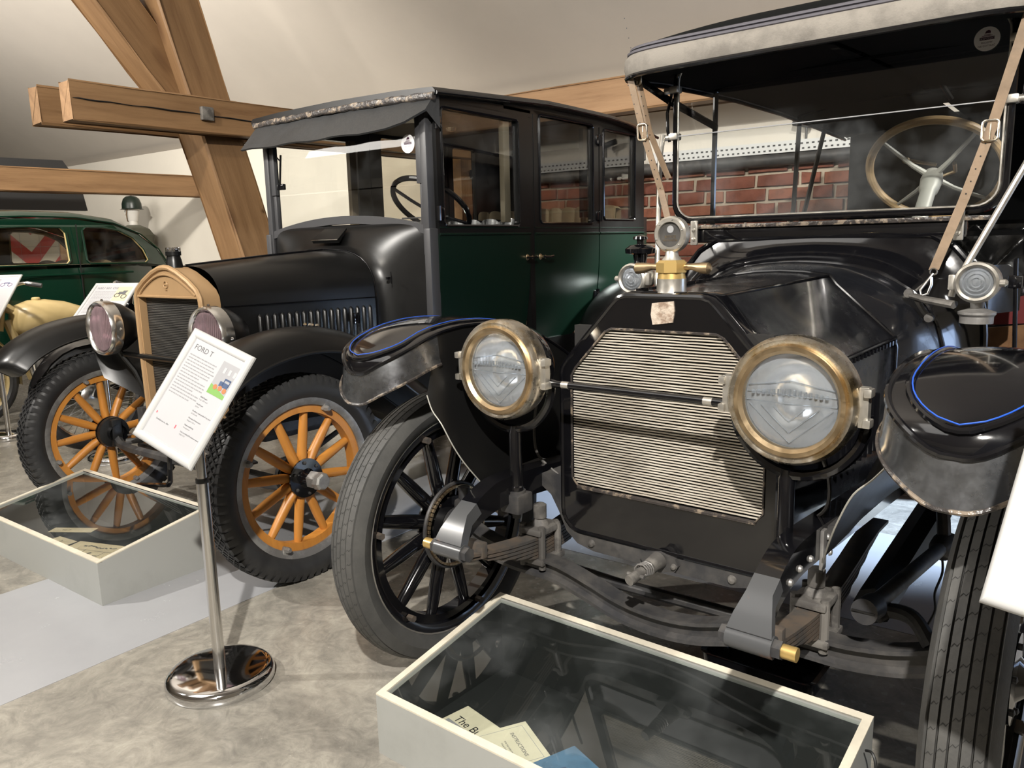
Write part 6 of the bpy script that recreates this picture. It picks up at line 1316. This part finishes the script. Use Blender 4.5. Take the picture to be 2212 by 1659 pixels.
# --- chassis
for s_ in (-1, 1):
    x = s_ * 0.37
    # pressed rail with curved horn
    pth = smooth_path([(x, -0.325, 0.515), (x, -0.27, 0.565), (x, -0.18, 0.598), (x, -0.06, 0.60), (x, 0.1, 0.59), (x, 0.6, 0.56), (x, 1.2, 0.52), (x, 2.6, 0.52)], 5)
    q = MB(); rings = []
    for i, p in enumerate(pth):
        t = (pth[min(i + 1, len(pth) - 1)] - pth[max(i - 1, 0)]).normalized(); nr = V3((0, -t.z, t.y)); h = 0.017 + 0.018 * min(1, i / 10); ww = 0.024
        rings.append([p + V3((-ww, 0, 0)) + nr * h, p + V3((ww, 0, 0)) + nr * h, p + V3((ww, 0, 0)) - nr * h, p + V3((-ww, 0, 0)) - nr * h])
    ra = q.loft(rings, True, False, True).obj('frame_rail', 'black_gloss', TC, angle=40)
    MB().tube([(x - 0.043, -0.33, 0.50), (x + 0.043, -0.33, 0.50)], 0.021, 18).obj('spring_horn', 'grey_primer', ra, label='horn tip worn to bare grey and rust')
    MB().loft([[V3((x - w_, y - 0.012, z + 0.016)), V3((x + w_, y - 0.012, z + 0.016)), V3((x + w_, y + 0.005, z - 0.014)), V3((x - w_, y + 0.005, z - 0.014))] for y, z, w_ in ((-0.33, 0.505, 0.042), (-0.315, 0.53, 0.036), (-0.285, 0.565, 0.0245), (-0.25, 0.585, 0.0245))], True, False, True).obj('horn_web', 'grey_primer', ra)
    MB().lathe([(0.010, 0), (0.008, 0.006), (0, 0.008)], (x, -0.285, 0.578), (0, -0.75, 0.66), 12).obj('rivet', 'iron', ra)
    MB().tube([(x + 0.043, -0.33, 0.50), (x + 0.058, -0.33, 0.50)], 0.018, 6).tube([(x - 0.043, -0.33, 0.50), (x - 0.056, -0.33, 0.50)], 0.018, 6).obj('spring_bolt', 'iron', ra)
    sd = 1 if s_ > 0 else -1
    MB().tube([(x + sd * 0.056, -0.33, 0.50), (x + sd * 0.084, -0.33, 0.50)], 0.013, 14).obj('grease_cap', 'yellow_brass', ra)
    # leaf spring
    q = MB()
    for k in range(6):
        y0 = -0.33 + (0.055 * k if k else 0); y1 = 0.5 - 0.07 * k; rg = []
        for i in range(11):
            y = y0 + (y1 - y0) * i / 10; zc = 0.487 - 0.052 * (1 - min(1, abs(y - 0.02) / 0.36) ** 1.5) - 0.002 - k * 0.0098
            th = 0.0038 * (0.6 if i in (0, 10) and k else 1); ww = 0.0235 * (0.8 if i in (0, 10) and k else 1)
            rg.append([V3((x - ww, y, zc - th)), V3((x - ww, y, zc + th)), V3((x + ww, y, zc + th)), V3((x + ww, y, zc - th))])
        q.loft(rg, True, False, True)
    q.obj('leaf_spring', 'rust_iron', ra, angle=30)
    q = MB().box((x, 0.02, 0.452), (0.075, 0.10, 0.018), bev=0.005).lathe([(0.026, 0), (0.022, 0.012), (0.015, 0.02), (0.018, 0.022), (0.018, 0.058), (0.012, 0.062), (0, 0.062)], (x, 0.02, 0.458), ZA, 20)
    for dx in (-1, 1):
        for dy in (-1, 1): q.tube([(x + dx * 0.032, 0.02 + dy * 0.036, 0.35), (x + dx * 0.032, 0.02 + dy * 0.036, 0.468)], 0.010, 10)
    q.box((x, 0.02, 0.372), (0.09, 0.105, 0.016), bev=0.004); q.obj('spring_clamp', 'iron_dusty', ra)
    MB().box((x, -0.24, 0.475), (0.056, 0.02, 0.04), bev=0.004).obj('leaf_clip', 'rust_iron', ra)
    # rivets and bracket along the rail outside
    q = MB()
    for yy, zz in ((-0.16, 0.585), (-0.1, 0.585), (0.0, 0.60), (0.02, 0.56), (-0.21, 0.575)): q.lathe([(0.008, 0), (0.006, 0.005), (0, 0.007)], (x + s_ * 0.024, yy, zz), (s_, 0, 0), 10)
    q.box((x + s_ * 0.028, -0.035, 0.585), (0.008, 0.022, 0.085), bev=0.002); split_obj(q.obj('rail_rivet', 'zinc', ra), 'rail_rivet')
# cross member under the radiator
q = MB(); CM = [(-0.42, 0.625), (-0.36, 0.622), (-0.325, 0.60), (-0.30, 0.56), (-0.275, 0.51), (-0.24, 0.483), (-0.19, 0.472), (0.19, 0.472), (0.24, 0.483), (0.275, 0.51), (0.30, 0.56), (0.325, 0.60), (0.36, 0.622), (0.42, 0.625)]
q.loft([[V3((a, 0.0, b_)), V3((a, 0.09, b_)), V3((a * 0.975, 0.09, b_ - 0.04)), V3((a * 0.975, 0.0, b_ - 0.04))] for a, b_ in CM], True, False, True)
cm = q.obj('cross_member', 'iron', TC, angle=40)
for xx in (-0.19, 0.19): MB().lathe([(0.011, 0), (0.008, 0.006), (0, 0.009)], (xx, 0.0, 0.452), (0, -1, 0), 12).obj('rivet', 'iron_dusty', cm)
MB().plate([(-0.028, -0.02), (0.0, -0.034), (0.028, -0.02), (0.034, 0.0), (0.028, 0.02), (0, 0.03), (-0.028, 0.02), (-0.034, 0)], [], lambda a, b_, d: (a * 1.5 + 0.01, -0.012 + d, 0.455 + b_ * 0.8), 0.012).obj('crank_flange', 'iron', cm)
cr = MB().tube([(0.01, -0.012, 0.46), (0.005, -0.05, 0.453)], [0.022, 0.018], 16).tube([(0.005, -0.05, 0.453), (-0.002, -0.085, 0.447), (-0.008, -0.12, 0.441)], 0.0125, 16).tube([(-0.026, -0.095, 0.446), (0.018, -0.095, 0.446)], 0.005, 8).obj('crank_stub', 'iron_dusty', cm)
q = MB(); pts = [(0.005 + cos(i * 0.8) * 0.0165 - 0.006 * i / 40, -0.048 - i * 0.0009, 0.4525 + sin(i * 0.8) * 0.0165) for i in range(40)]; q.tube(pts, 0.0022, 6).obj('crank_spring', 'zinc', cr)
MB().lathe([(0.008, 0), (0.006, 0.006), (0, 0.008)], (0.05, -0.012, 0.452), (0, -1, 0), 10).obj('rivet', 'iron_dusty', cm)
# axle beam
pth = smooth_path([(-0.64, 0.0, 0.41), (-0.55, 0.0, 0.375), (-0.45, 0, 0.357), (-0.37, 0, 0.355), (-0.29, 0, 0.352), (-0.2, 0, 0.33), (-0.1, 0, 0.302), (0, 0, 0.293), (0.1, 0, 0.302), (0.2, 0, 0.33), (0.29, 0, 0.352), (0.37, 0, 0.355), (0.45, 0, 0.357), (0.55, 0.0, 0.375), (0.64, 0, 0.41)], 4)
rings = []
for i, p in enumerate(pth):
    t = (pth[min(i + 1, len(pth) - 1)] - pth[max(i - 1, 0)]).normalized(); nr = V3((-t.z, 0, t.x)); Y = V3(YA)
    I = [(-0.024, 0.027), (0.024, 0.027), (0.024, 0.018), (0.007, 0.012), (0.007, -0.012), (0.024, -0.018), (0.024, -0.027), (-0.024, -0.027), (-0.024, -0.018), (-0.007, -0.012), (-0.007, 0.012), (-0.024, 0.018)]
    rings.append([p + Y * a + nr * b_ for a, b_ in I])
MB().loft(rings, True, False, True).obj('front_axle', 'iron', TC, angle=30)
MB().tube([(-0.6, 0.13, 0.31), (-0.2, 0.13, 0.295), (0.6, 0.13, 0.31)], 0.016, 10).obj('tie_rod', 'iron', TC)
for s_ in (-1, 1): MB().tube(smooth_path([(s_ * 0.63, 0.0, 0.40), (s_ * 0.6, 0.08, 0.36), (s_ * 0.6, 0.13, 0.32)], 4), 0.014, 8).obj('steering_arm', 'iron', TC)
# drag link on the left side
dl = MB().tube([(0.49, -0.02, 0.478), (0.52, 0.5, 0.445)], 0.017, 12).tube([(0.488, -0.055, 0.482), (0.492, 0.0, 0.475)], 0.026, 18).lathe([(0, -0.002), (0.015, 0.0), (0.03, 0.02), (0.034, 0.06), (0.026, 0.09), (0, 0.095)], (0.52, 0.47, 0.445), (0.06, 1, -0.06), 18).obj('drag_link', 'iron', TC)
MB().box((0.487, -0.057, 0.482), (0.044, 0.002, 0.004)).obj('link_slot', 'black_plain', dl, smooth=False)
MB().tube(smooth_path([(0.52, 0.5, 0.43), (0.525, 0.5, 0.38), (0.515, 0.48, 0.33), (0.52, 0.47, 0.29), (0.508, 0.46, 0.25)], 5), 0.003, 6).obj('hanging_wire', 'black_plain', dl)
MB().tube(smooth_path([(0.52, 0.52, 0.46), (0.5, 0.55, 0.56), (0.45, 0.58, 0.65)], 4), 0.016, 8).obj('drop_arm', 'iron', TC)
MB().tube(smooth_path([(0.60, 0.0, 0.42), (0.56, 0.03, 0.455), (0.51, 0.05, 0.45), (0.49, 0.03, 0.44)], 5), 0.016, 10).obj('steering_arm', 'iron', TC)
MB().tube([(0.43, 0.25, 0.36), (0.42, 0.9, 0.40)], [0.045, 0.05], 8).obj('engine_side_pan', 'black_plain', TC)
MB().box((0, 0.75, 0.5), (0.5, 0.9, 0.22), bev=0.05).obj('engine_pan', 'iron', TC)
MB().tube([(0, 1.2, 0.42), (0, 2.7, 0.40)], 0.035, 10).tube([(-0.66, 2.75, 0.402), (0.66, 2.75, 0.402)], 0.04, 12).lathe([(0.03, -0.14), (0.15, -0.04), (0.15, 0.04), (0.03, 0.14)], (0, 2.75, 0.402), XA, 20).obj('rear_axle', 'iron', TC)
# drip tray on the floor below
dt = thing('drip_tray', 'black plastic drip tray on the floor under the touring car', 'tray', tw(0.11, 0.42, 0.0), (0, 0, TROT))
q = MB(); o_ = rrect(-0.16, -0.08, 0.16, 0.08, 0.03); i_ = rrect(-0.15, -0.07, 0.15, 0.07, 0.025)
q.loft([[V3((a * .96, b_ * .96, 0.001)) for a, b_ in o_], [V3((a, b_, 0.05)) for a, b_ in o_], [V3((a * 1.03, b_ * 1.05, 0.052)) for a, b_ in o_], [V3((a, b_, 0.048)) for a, b_ in i_], [V3((a * .95, b_ * .95, 0.006)) for a, b_ in i_]], True, False, True); q.obj('tray', 'black_gloss', dt, angle=50)
cb = MB().tube(smooth_path([tw(0.515, -0.09, 0.21), tw(0.53, -0.10, 0.215), tw(0.54, -0.11, 0.19), tw(0.535, -0.12, 0.13), tw(0.545, -0.14, 0.06), tw(0.56, -0.2, 0.006), tw(0.6, -0.3, 0.005)], 5), 0.0028, 6).obj('case_cable', 'black_plain')
tag(cb, 'thin black cable hanging off the end of the large display case', 'cable')

MB().tube([(0.578, 1.0, 0.885), (0.563, 1.0, 1.14)], 0.006, 8).box((0.566, 1.0, 1.075), (0.035, 0.02, 0.035), bev=0.004).obj('side_rod', 'black_gloss', TC)
# ================================================================ dark green saloon in the background, faces left like the others
GC = thing('green_saloon', 'dark green vintage saloon parked beyond the motorcycles', 'car', (-4.45, 0.0, 0))
gx = 0.75
def gprof(zb, zt): pass
# roof and shell lofted front to back; local x: -0.75..0.75
def gring(y, hw, zb, zsh, zt, n=3.2): return arch(hw, zb, zsh, zt, n, y, 8, 3)
SH = [(-0.05, 0.62, 0.55, 1.1, 1.14), (0.1, 0.66, 0.5, 1.12, 1.30), (0.35, 0.70, 0.5, 1.25, 1.47), (0.7, 0.73, 0.5, 1.30, 1.56), (1.1, 0.745, 0.5, 1.30, 1.585), (1.5, 0.74, 0.5, 1.28, 1.57), (1.8, 0.71, 0.5, 1.2, 1.49), (2.0, 0.66, 0.5, 1.1, 1.38), (2.15, 0.58, 0.5, 1.0, 1.18), (2.24, 0.45, 0.5, 0.85, 0.95), (2.28, 0.3, 0.5, 0.6, 0.7)]
# lower body
low_r = []
for y, hw, zb, zs, zt in SH:
    low_r.append([V3((-hw, y, 0.42)), V3((-hw - 0.01, y, 0.7)), V3((-hw, y, 1.0)), V3((-hw + 0.01, y, min(1.1, zt))), V3((hw - 0.01, y, min(1.1, zt))), V3((hw, y, 1.0 if zt > 1.05 else zt - 0.05)), V3((hw + 0.01, y, 0.7)), V3((hw, y, 0.42))])
body = MB().loft([[r[0], r[1], r[2], r[3]] for r in low_r], False).loft([[r[4], r[5], r[6], r[7]] for r in low_r], False)
body.loft([[low_r[0][3], low_r[0][4]], [low_r[0][0], low_r[0][7]]], False)
gb = body.obj('lower_body', 'green_gloss', GC, angle=50)
# upper: side plates with window holes and domed roof
def gup(sgn):
    top = [(0.35, 1.44), (0.6, 1.478), (1.0, 1.495), (1.4, 1.488), (1.7, 1.445), (1.92, 1.36), (2.08, 1.24), (2.17, 1.1)]
    outer = [(0.0, 1.09), (2.17, 1.09)] + top[::-1][1:] + [(0.12, 1.25)]
    w1 = [(0.55, 1.13), (1.27, 1.13), (1.30, 1.16), (1.30, 1.38), (1.26, 1.425), (1.0, 1.43), (0.75, 1.42), (0.5, 1.39)]
    w2 = [(1.45, 1.13), (1.95, 1.12), (1.985, 1.15), (1.95, 1.24), (1.86, 1.34), (1.74, 1.40), (1.6, 1.425), (1.46, 1.428), (1.43, 1.40), (1.43, 1.16)]
    w0 = [(0.2, 1.13), (0.47, 1.13), (0.43, 1.37), (0.3, 1.3)]
    fn = lambda a, b_, d: (sgn * (0.745 - max(0, (b_ - 1.1)) * 0.13 - 0.08 * max(0, (a - 1.5) / 0.65) ** 2 - 0.05 * max(0, (0.6 - a) / 0.6) ** 2 - d), a, b_)
    o = MB().plate(outer, [w1[::-1], w2[::-1]], fn, 0.025).obj('upper_body', 'green_gloss', GC, smooth=False)
    for w_ in (w1, w2):
        MB().tube([fn(a, b_, -0.004) for a, b_ in w_], 0.008, 6, closed=True).obj('window_trim', 'green_gloss', o)
        MB().tube([fn(a, b_, 0.02) for a, b_ in w_], 0.009, 6, closed=True).obj('inner_trim', 'tan_paint', o)
        MB().plate(w_, [], lambda a, b_, d: (fn(a, b_, 0.015)[0] + d * 0.1, a, b_), 0.002).obj('window_glass', 'smoky_glass' if w_ is w2 else 'clear_glass', o, smooth=False)
    MB().tube([fn(a, b_, -0.006) for a, b_ in [(0.35, 1.455), (0.6, 1.495), (1.0, 1.512), (1.4, 1.505), (1.7, 1.462), (1.94, 1.37), (2.1, 1.24), (2.17, 1.12)]], 0.008, 6).obj('drip_rail', 'green_gloss', o)
    MB().box((sgn * 0.752, 1.365, 0.95), (0.004, 0.008, 1.0)).obj('door_gap', 'black_plain', o, smooth=False)
    MB().tube([(sgn * 0.755, y, 1.05) for y in (0.1, 0.7, 1.3, 1.8)], 0.008, 6).obj('belt_moulding', 'green_gloss', o)
    return fn
fnl = gup(1); gup(-1)
rr = []
for y, z in [(0.05, 1.12), (0.2, 1.31), (0.35, 1.44), (0.6, 1.49), (1.0, 1.507), (1.4, 1.50), (1.7, 1.457), (1.92, 1.37), (2.08, 1.25), (2.19, 1.1), (2.25, 0.95)]:
    x = fnl(y, min(z, 1.49), 0)[0]; zt = z + 0.07 * (1 if y < 1.9 else 0.6); n = 10
    rr.append([V3((-x * cos(pi * i / n), y + 0.03 * sin(pi * i / n) * (1 if y > 1.6 else 0), z + (zt - z) * sin(pi * i / n) ** 0.6)) for i in range(n + 1)])
MB().loft(rr[1:], False).obj('roof', 'green_gloss', GC, angle=70)
MB().box((0, 0.62, 0.93), (1.3, 0.12, 0.36), bev=0.05).obj('front_seat', 'cream_leather', GC)
MB().box((0, 1.72, 0.93), (1.25, 0.12, 0.4), bev=0.05).box((0, 1.52, 0.8), (1.25, 0.45, 0.16), bev=0.04).obj('rear_seat', 'cream_leather', GC)
MB().tube([(x, 1.66, 1.09 + 0.02 * abs(sin(x * 9))) for x in [-0.6 + 0.05 * i for i in range(25)]], 0.05, 8).obj('seat_top_roll', 'cream_leather', GC)
q = MB().loft([[V3((-w_ , y, 0.55)), V3((-w_, y, z - 0.1)), V3((-w_ * 0.6, y, z)), V3((0, y, z + 0.04)), V3((w_ * 0.6, y, z)), V3((w_, y, z - 0.1)), V3((w_, y, 0.55))] for y, w_, z in ((-0.05, 0.55, 1.05), (-0.5, 0.42, 1.02), (-1.0, 0.3, 0.98), (-1.15, 0.28, 0.9))], False).obj('bonnet', 'green_gloss', GC, angle=60)
for s_ in (-1, 1):
    for yc in (-0.85, 1.75):
        MB().lathe([(0.2, -0.06), (0.3, -0.07), (0.325, -0.04), (0.325, 0.04), (0.3, 0.07), (0.2, 0.06)], (s_ * 0.68, yc, 0.325), XA, 40).obj('tyre', 'rubber', GC)
        MB().lathe([(0.2, 0.03), (0.15, 0.045), (0.06, 0.06), (0, 0.06)], (s_ * 0.68, yc, 0.325), (s_, 0, 0), 30).obj('wheel_disc', 'green_gloss', GC)
        mb2, rg2 = fender(GC, s_, [(yc - 0.5, 0.42), (yc - 0.4, 0.6), (yc - 0.22, 0.74), (yc, 0.78), (yc + 0.22, 0.74), (yc + 0.42, 0.58), (yc + 0.5, 0.42)], 0.16, 0.08, 'fender', 'green_gloss', 0.72)
        mb2.obj('fender', 'green_gloss', GC, angle=70)
    MB().box((s_ * 0.76, 0.5, 0.35), (0.2, 1.7, 0.03)).obj('running_board', 'black_satin', GC, smooth=False)

# ================================================================ motorcycles
def moto(name, label, loc, rz, frame_m, tank_m, rim_m, tele=False):
    o = thing(name, label, 'motorcycle', loc, (0, 0, rz)); WB = 1.38
    # local: y backwards, x left; front wheel axle at y=0
    for yc in (0, WB):
        w_ = MB().torus((0, yc, 0.335), XA, 0.292, 0.042, 56, 10).obj('wheel', 'rubber', o)
        MB().lathe([(0.25, -0.022), (0.262, -0.03), (0.262, 0.03), (0.25, 0.022), (0.25, -0.022)], (0, yc, 0.335), XA, 48).obj('rim', rim_m, w_)
        MB().lathe([(0, -0.05), (0.05, -0.05), (0.055, -0.02), (0.075, 0.0), (0.075, 0.03), (0.05, 0.045), (0, 0.045)], (0, yc, 0.335), XA, 28).obj('hub', 'brushed_chrome', w_)
        q = MB()
        for k in range(36):
            a = 2 * pi * k / 36; b_ = a + (0.5 if k % 2 else -0.5); q.tube([((0.03 if k % 4 < 2 else -0.03), yc + cos(b_) * 0.05, 0.335 + sin(b_) * 0.05), (0, yc + cos(a) * 0.252, 0.335 + sin(a) * 0.252)], 0.0022, 4, caps=False)
        q.obj('wire_spokes', 'zinc' if rim_m != 'tan_paint' else 'tan_paint', w_, kind='stuff')
        # mudguard
        rg = []; 
        for k in range(15):
            a = radians(-10 + 200 * k / 14) if yc == 0 else radians(-5 + 170 * k / 14); rr_ = 0.362
            rg.append([V3((x, yc - cos(a) * (rr_ - abs(x) * 0.5), 0.335 + sin(a) * (rr_ - abs(x) * 0.5))) for x in (-0.06, -0.035, 0, 0.035, 0.06)])
        MB().loft(rg, False).obj('mudguard', frame_m, o, angle=70)
    # fork (pressed steel / girder)
    q = MB()
    for s_ in (-1, 1): q.tube([(s_ * 0.065, 0.0, 0.335), (s_ * 0.065, 0.10, 0.5), (s_ * 0.06, 0.27, 0.88)], [0.014, 0.022, 0.02], 8)
    q.tube([(-0.08, 0.27, 0.88), (0.08, 0.27, 0.88)], 0.02, 8).tube([(0, 0.24, 0.68), (0, 0.30, 0.95)], [0.035, 0.03], 10); q.obj('fork', frame_m, o)
    MB().tube(smooth_path([(-0.33, 0.42, 1.0), (-0.27, 0.34, 1.02), (-0.12, 0.29, 0.98), (0.12, 0.29, 0.98), (0.27, 0.34, 1.02), (0.33, 0.42, 1.0)], 4), 0.011, 8).obj('handlebar', 'brushed_chrome', o)
    for s_ in (-1, 1):
        MB().tube([(s_ * 0.28, 0.355, 1.018), (s_ * 0.34, 0.43, 0.998)], 0.017, 10).obj('grip', 'rubber', o)
        MB().tube([(s_ * 0.2, 0.28, 1.02), (s_ * 0.31, 0.33, 1.02)], 0.005, 6).obj('lever', 'chrome', o)
    hl = MB().lathe([(0, 0.13), (0.05, 0.11), (0.08, 0.05), (0.085, 0)], (0, 0.13, 0.86), YA, 28).obj('headlamp', frame_m, o)
    MB().lathe([(0.087, 0.008), (0.09, -0.006), (0.078, -0.014)], (0, 0.13, 0.86), YA, 28).obj('lamp_rim', 'chrome', hl); MB().lathe([(0, -0.02), (0.05, -0.014), (0.079, -0.004)], (0, 0.13, 0.86), YA, 24).obj('lens', 'reflection_tint_lens', hl)
    # tank: loft
    TK = [(0.33, 0.03, 0.07, 0.74), (0.37, 0.08, 0.11, 0.745), (0.46, 0.125, 0.135, 0.75), (0.58, 0.135, 0.135, 0.75), (0.72, 0.11, 0.115, 0.745), (0.84, 0.075, 0.08, 0.735), (0.90, 0.03, 0.04, 0.725)]
    rg = [[V3((cos(2 * pi * k / 20) * hw, y, zc + sin(2 * pi * k / 20) * hh)) for k in range(20)] for y, hw, hh, zc in TK]
    tk = MB().loft(rg, True, False, True).obj('fuel_tank', tank_m, o, angle=70)
    MB().lathe([(0.03, 0), (0.03, 0.02), (0.024, 0.028), (0, 0.03)], (0, 0.52, 0.875), ZA, 20).obj('tank_cap', frame_m, tk)
    MB().tube([(0, 0.30, 0.85), (0, 0.6, 0.66), (0, 0.95, 0.62), (0, WB, 0.34)], [0.035, 0.03, 0.03, 0.02], 8).tube([(0, 0.31, 0.75), (0, 0.42, 0.32), (0, 0.95, 0.25), (0, WB, 0.335)], [0.035, 0.03, 0.025, 0.02], 8).obj('frame', frame_m, o)
    MB().box((0, 0.62, 0.36), (0.18, 0.32, 0.2), bev=0.05).lathe([(0.075, 0), (0.075, 0.16), (0.05, 0.2), (0, 0.2)], (0, 0.56, 0.44), ZA, 16).obj('engine', 'zinc', o)
    q = MB()
    for k in range(7): q.lathe([(0.0, 0), (0.09, 0), (0.09, 0.006), (0, 0.006)], (0, 0.56, 0.46 + k * 0.02), ZA, 16)
    q.obj('cooling_fins', 'iron', o)
    MB().tube(smooth_path([(0.08, 0.48, 0.55), (0.13, 0.38, 0.45), (0.14, 0.45, 0.26), (0.14, 0.8, 0.22), (0.15, 1.6, 0.28)], 5), [0.02] * 15 + [0.035] * 6, 10).obj('exhaust', 'brushed_chrome', o)
    MB().box((0, 1.02, 0.72), (0.24, 0.26, 0.05), bev=0.022).obj('saddle', 'leather_black', o)
    MB().tube([(0.1, 0.75, 0.3), (0.2, 0.9, 0.03)], 0.012, 6).tube([(-0.1, 0.75, 0.3), (-0.2, 0.9, 0.03)], 0.012, 6).obj('stand', 'iron', o)
    return o
moto('motorcycle', 'sand coloured vintage motorcycle in front of the green saloon', (-3.33, 0.32, 0), 0.0, 'tan_paint', 'tan_paint', 'tan_paint')
moto('motorcycle', 'black vintage motorcycle behind the sedan front wheel', (-1.98, 0.53, 0), -0.05, 'black_gloss', 'black_gloss', 'chrome')

for nm in ('sleeve', 'trouser_leg', 'boot', 'cowl_post', 'cant_rail', 'steering_rods', 'rear_upper_panel', 'control_levers', 'lower_body', 'lamp_latch', 'lamp_screw', 'spring_bolt'):
    for o_ in [x for x in bpy.data.objects if x.type == 'MESH' and x.name.split('.')[0] == nm]: split_obj(o_, {'steering_rods': 'steering_rod', 'control_levers': 'control_lever'}.get(nm, nm))
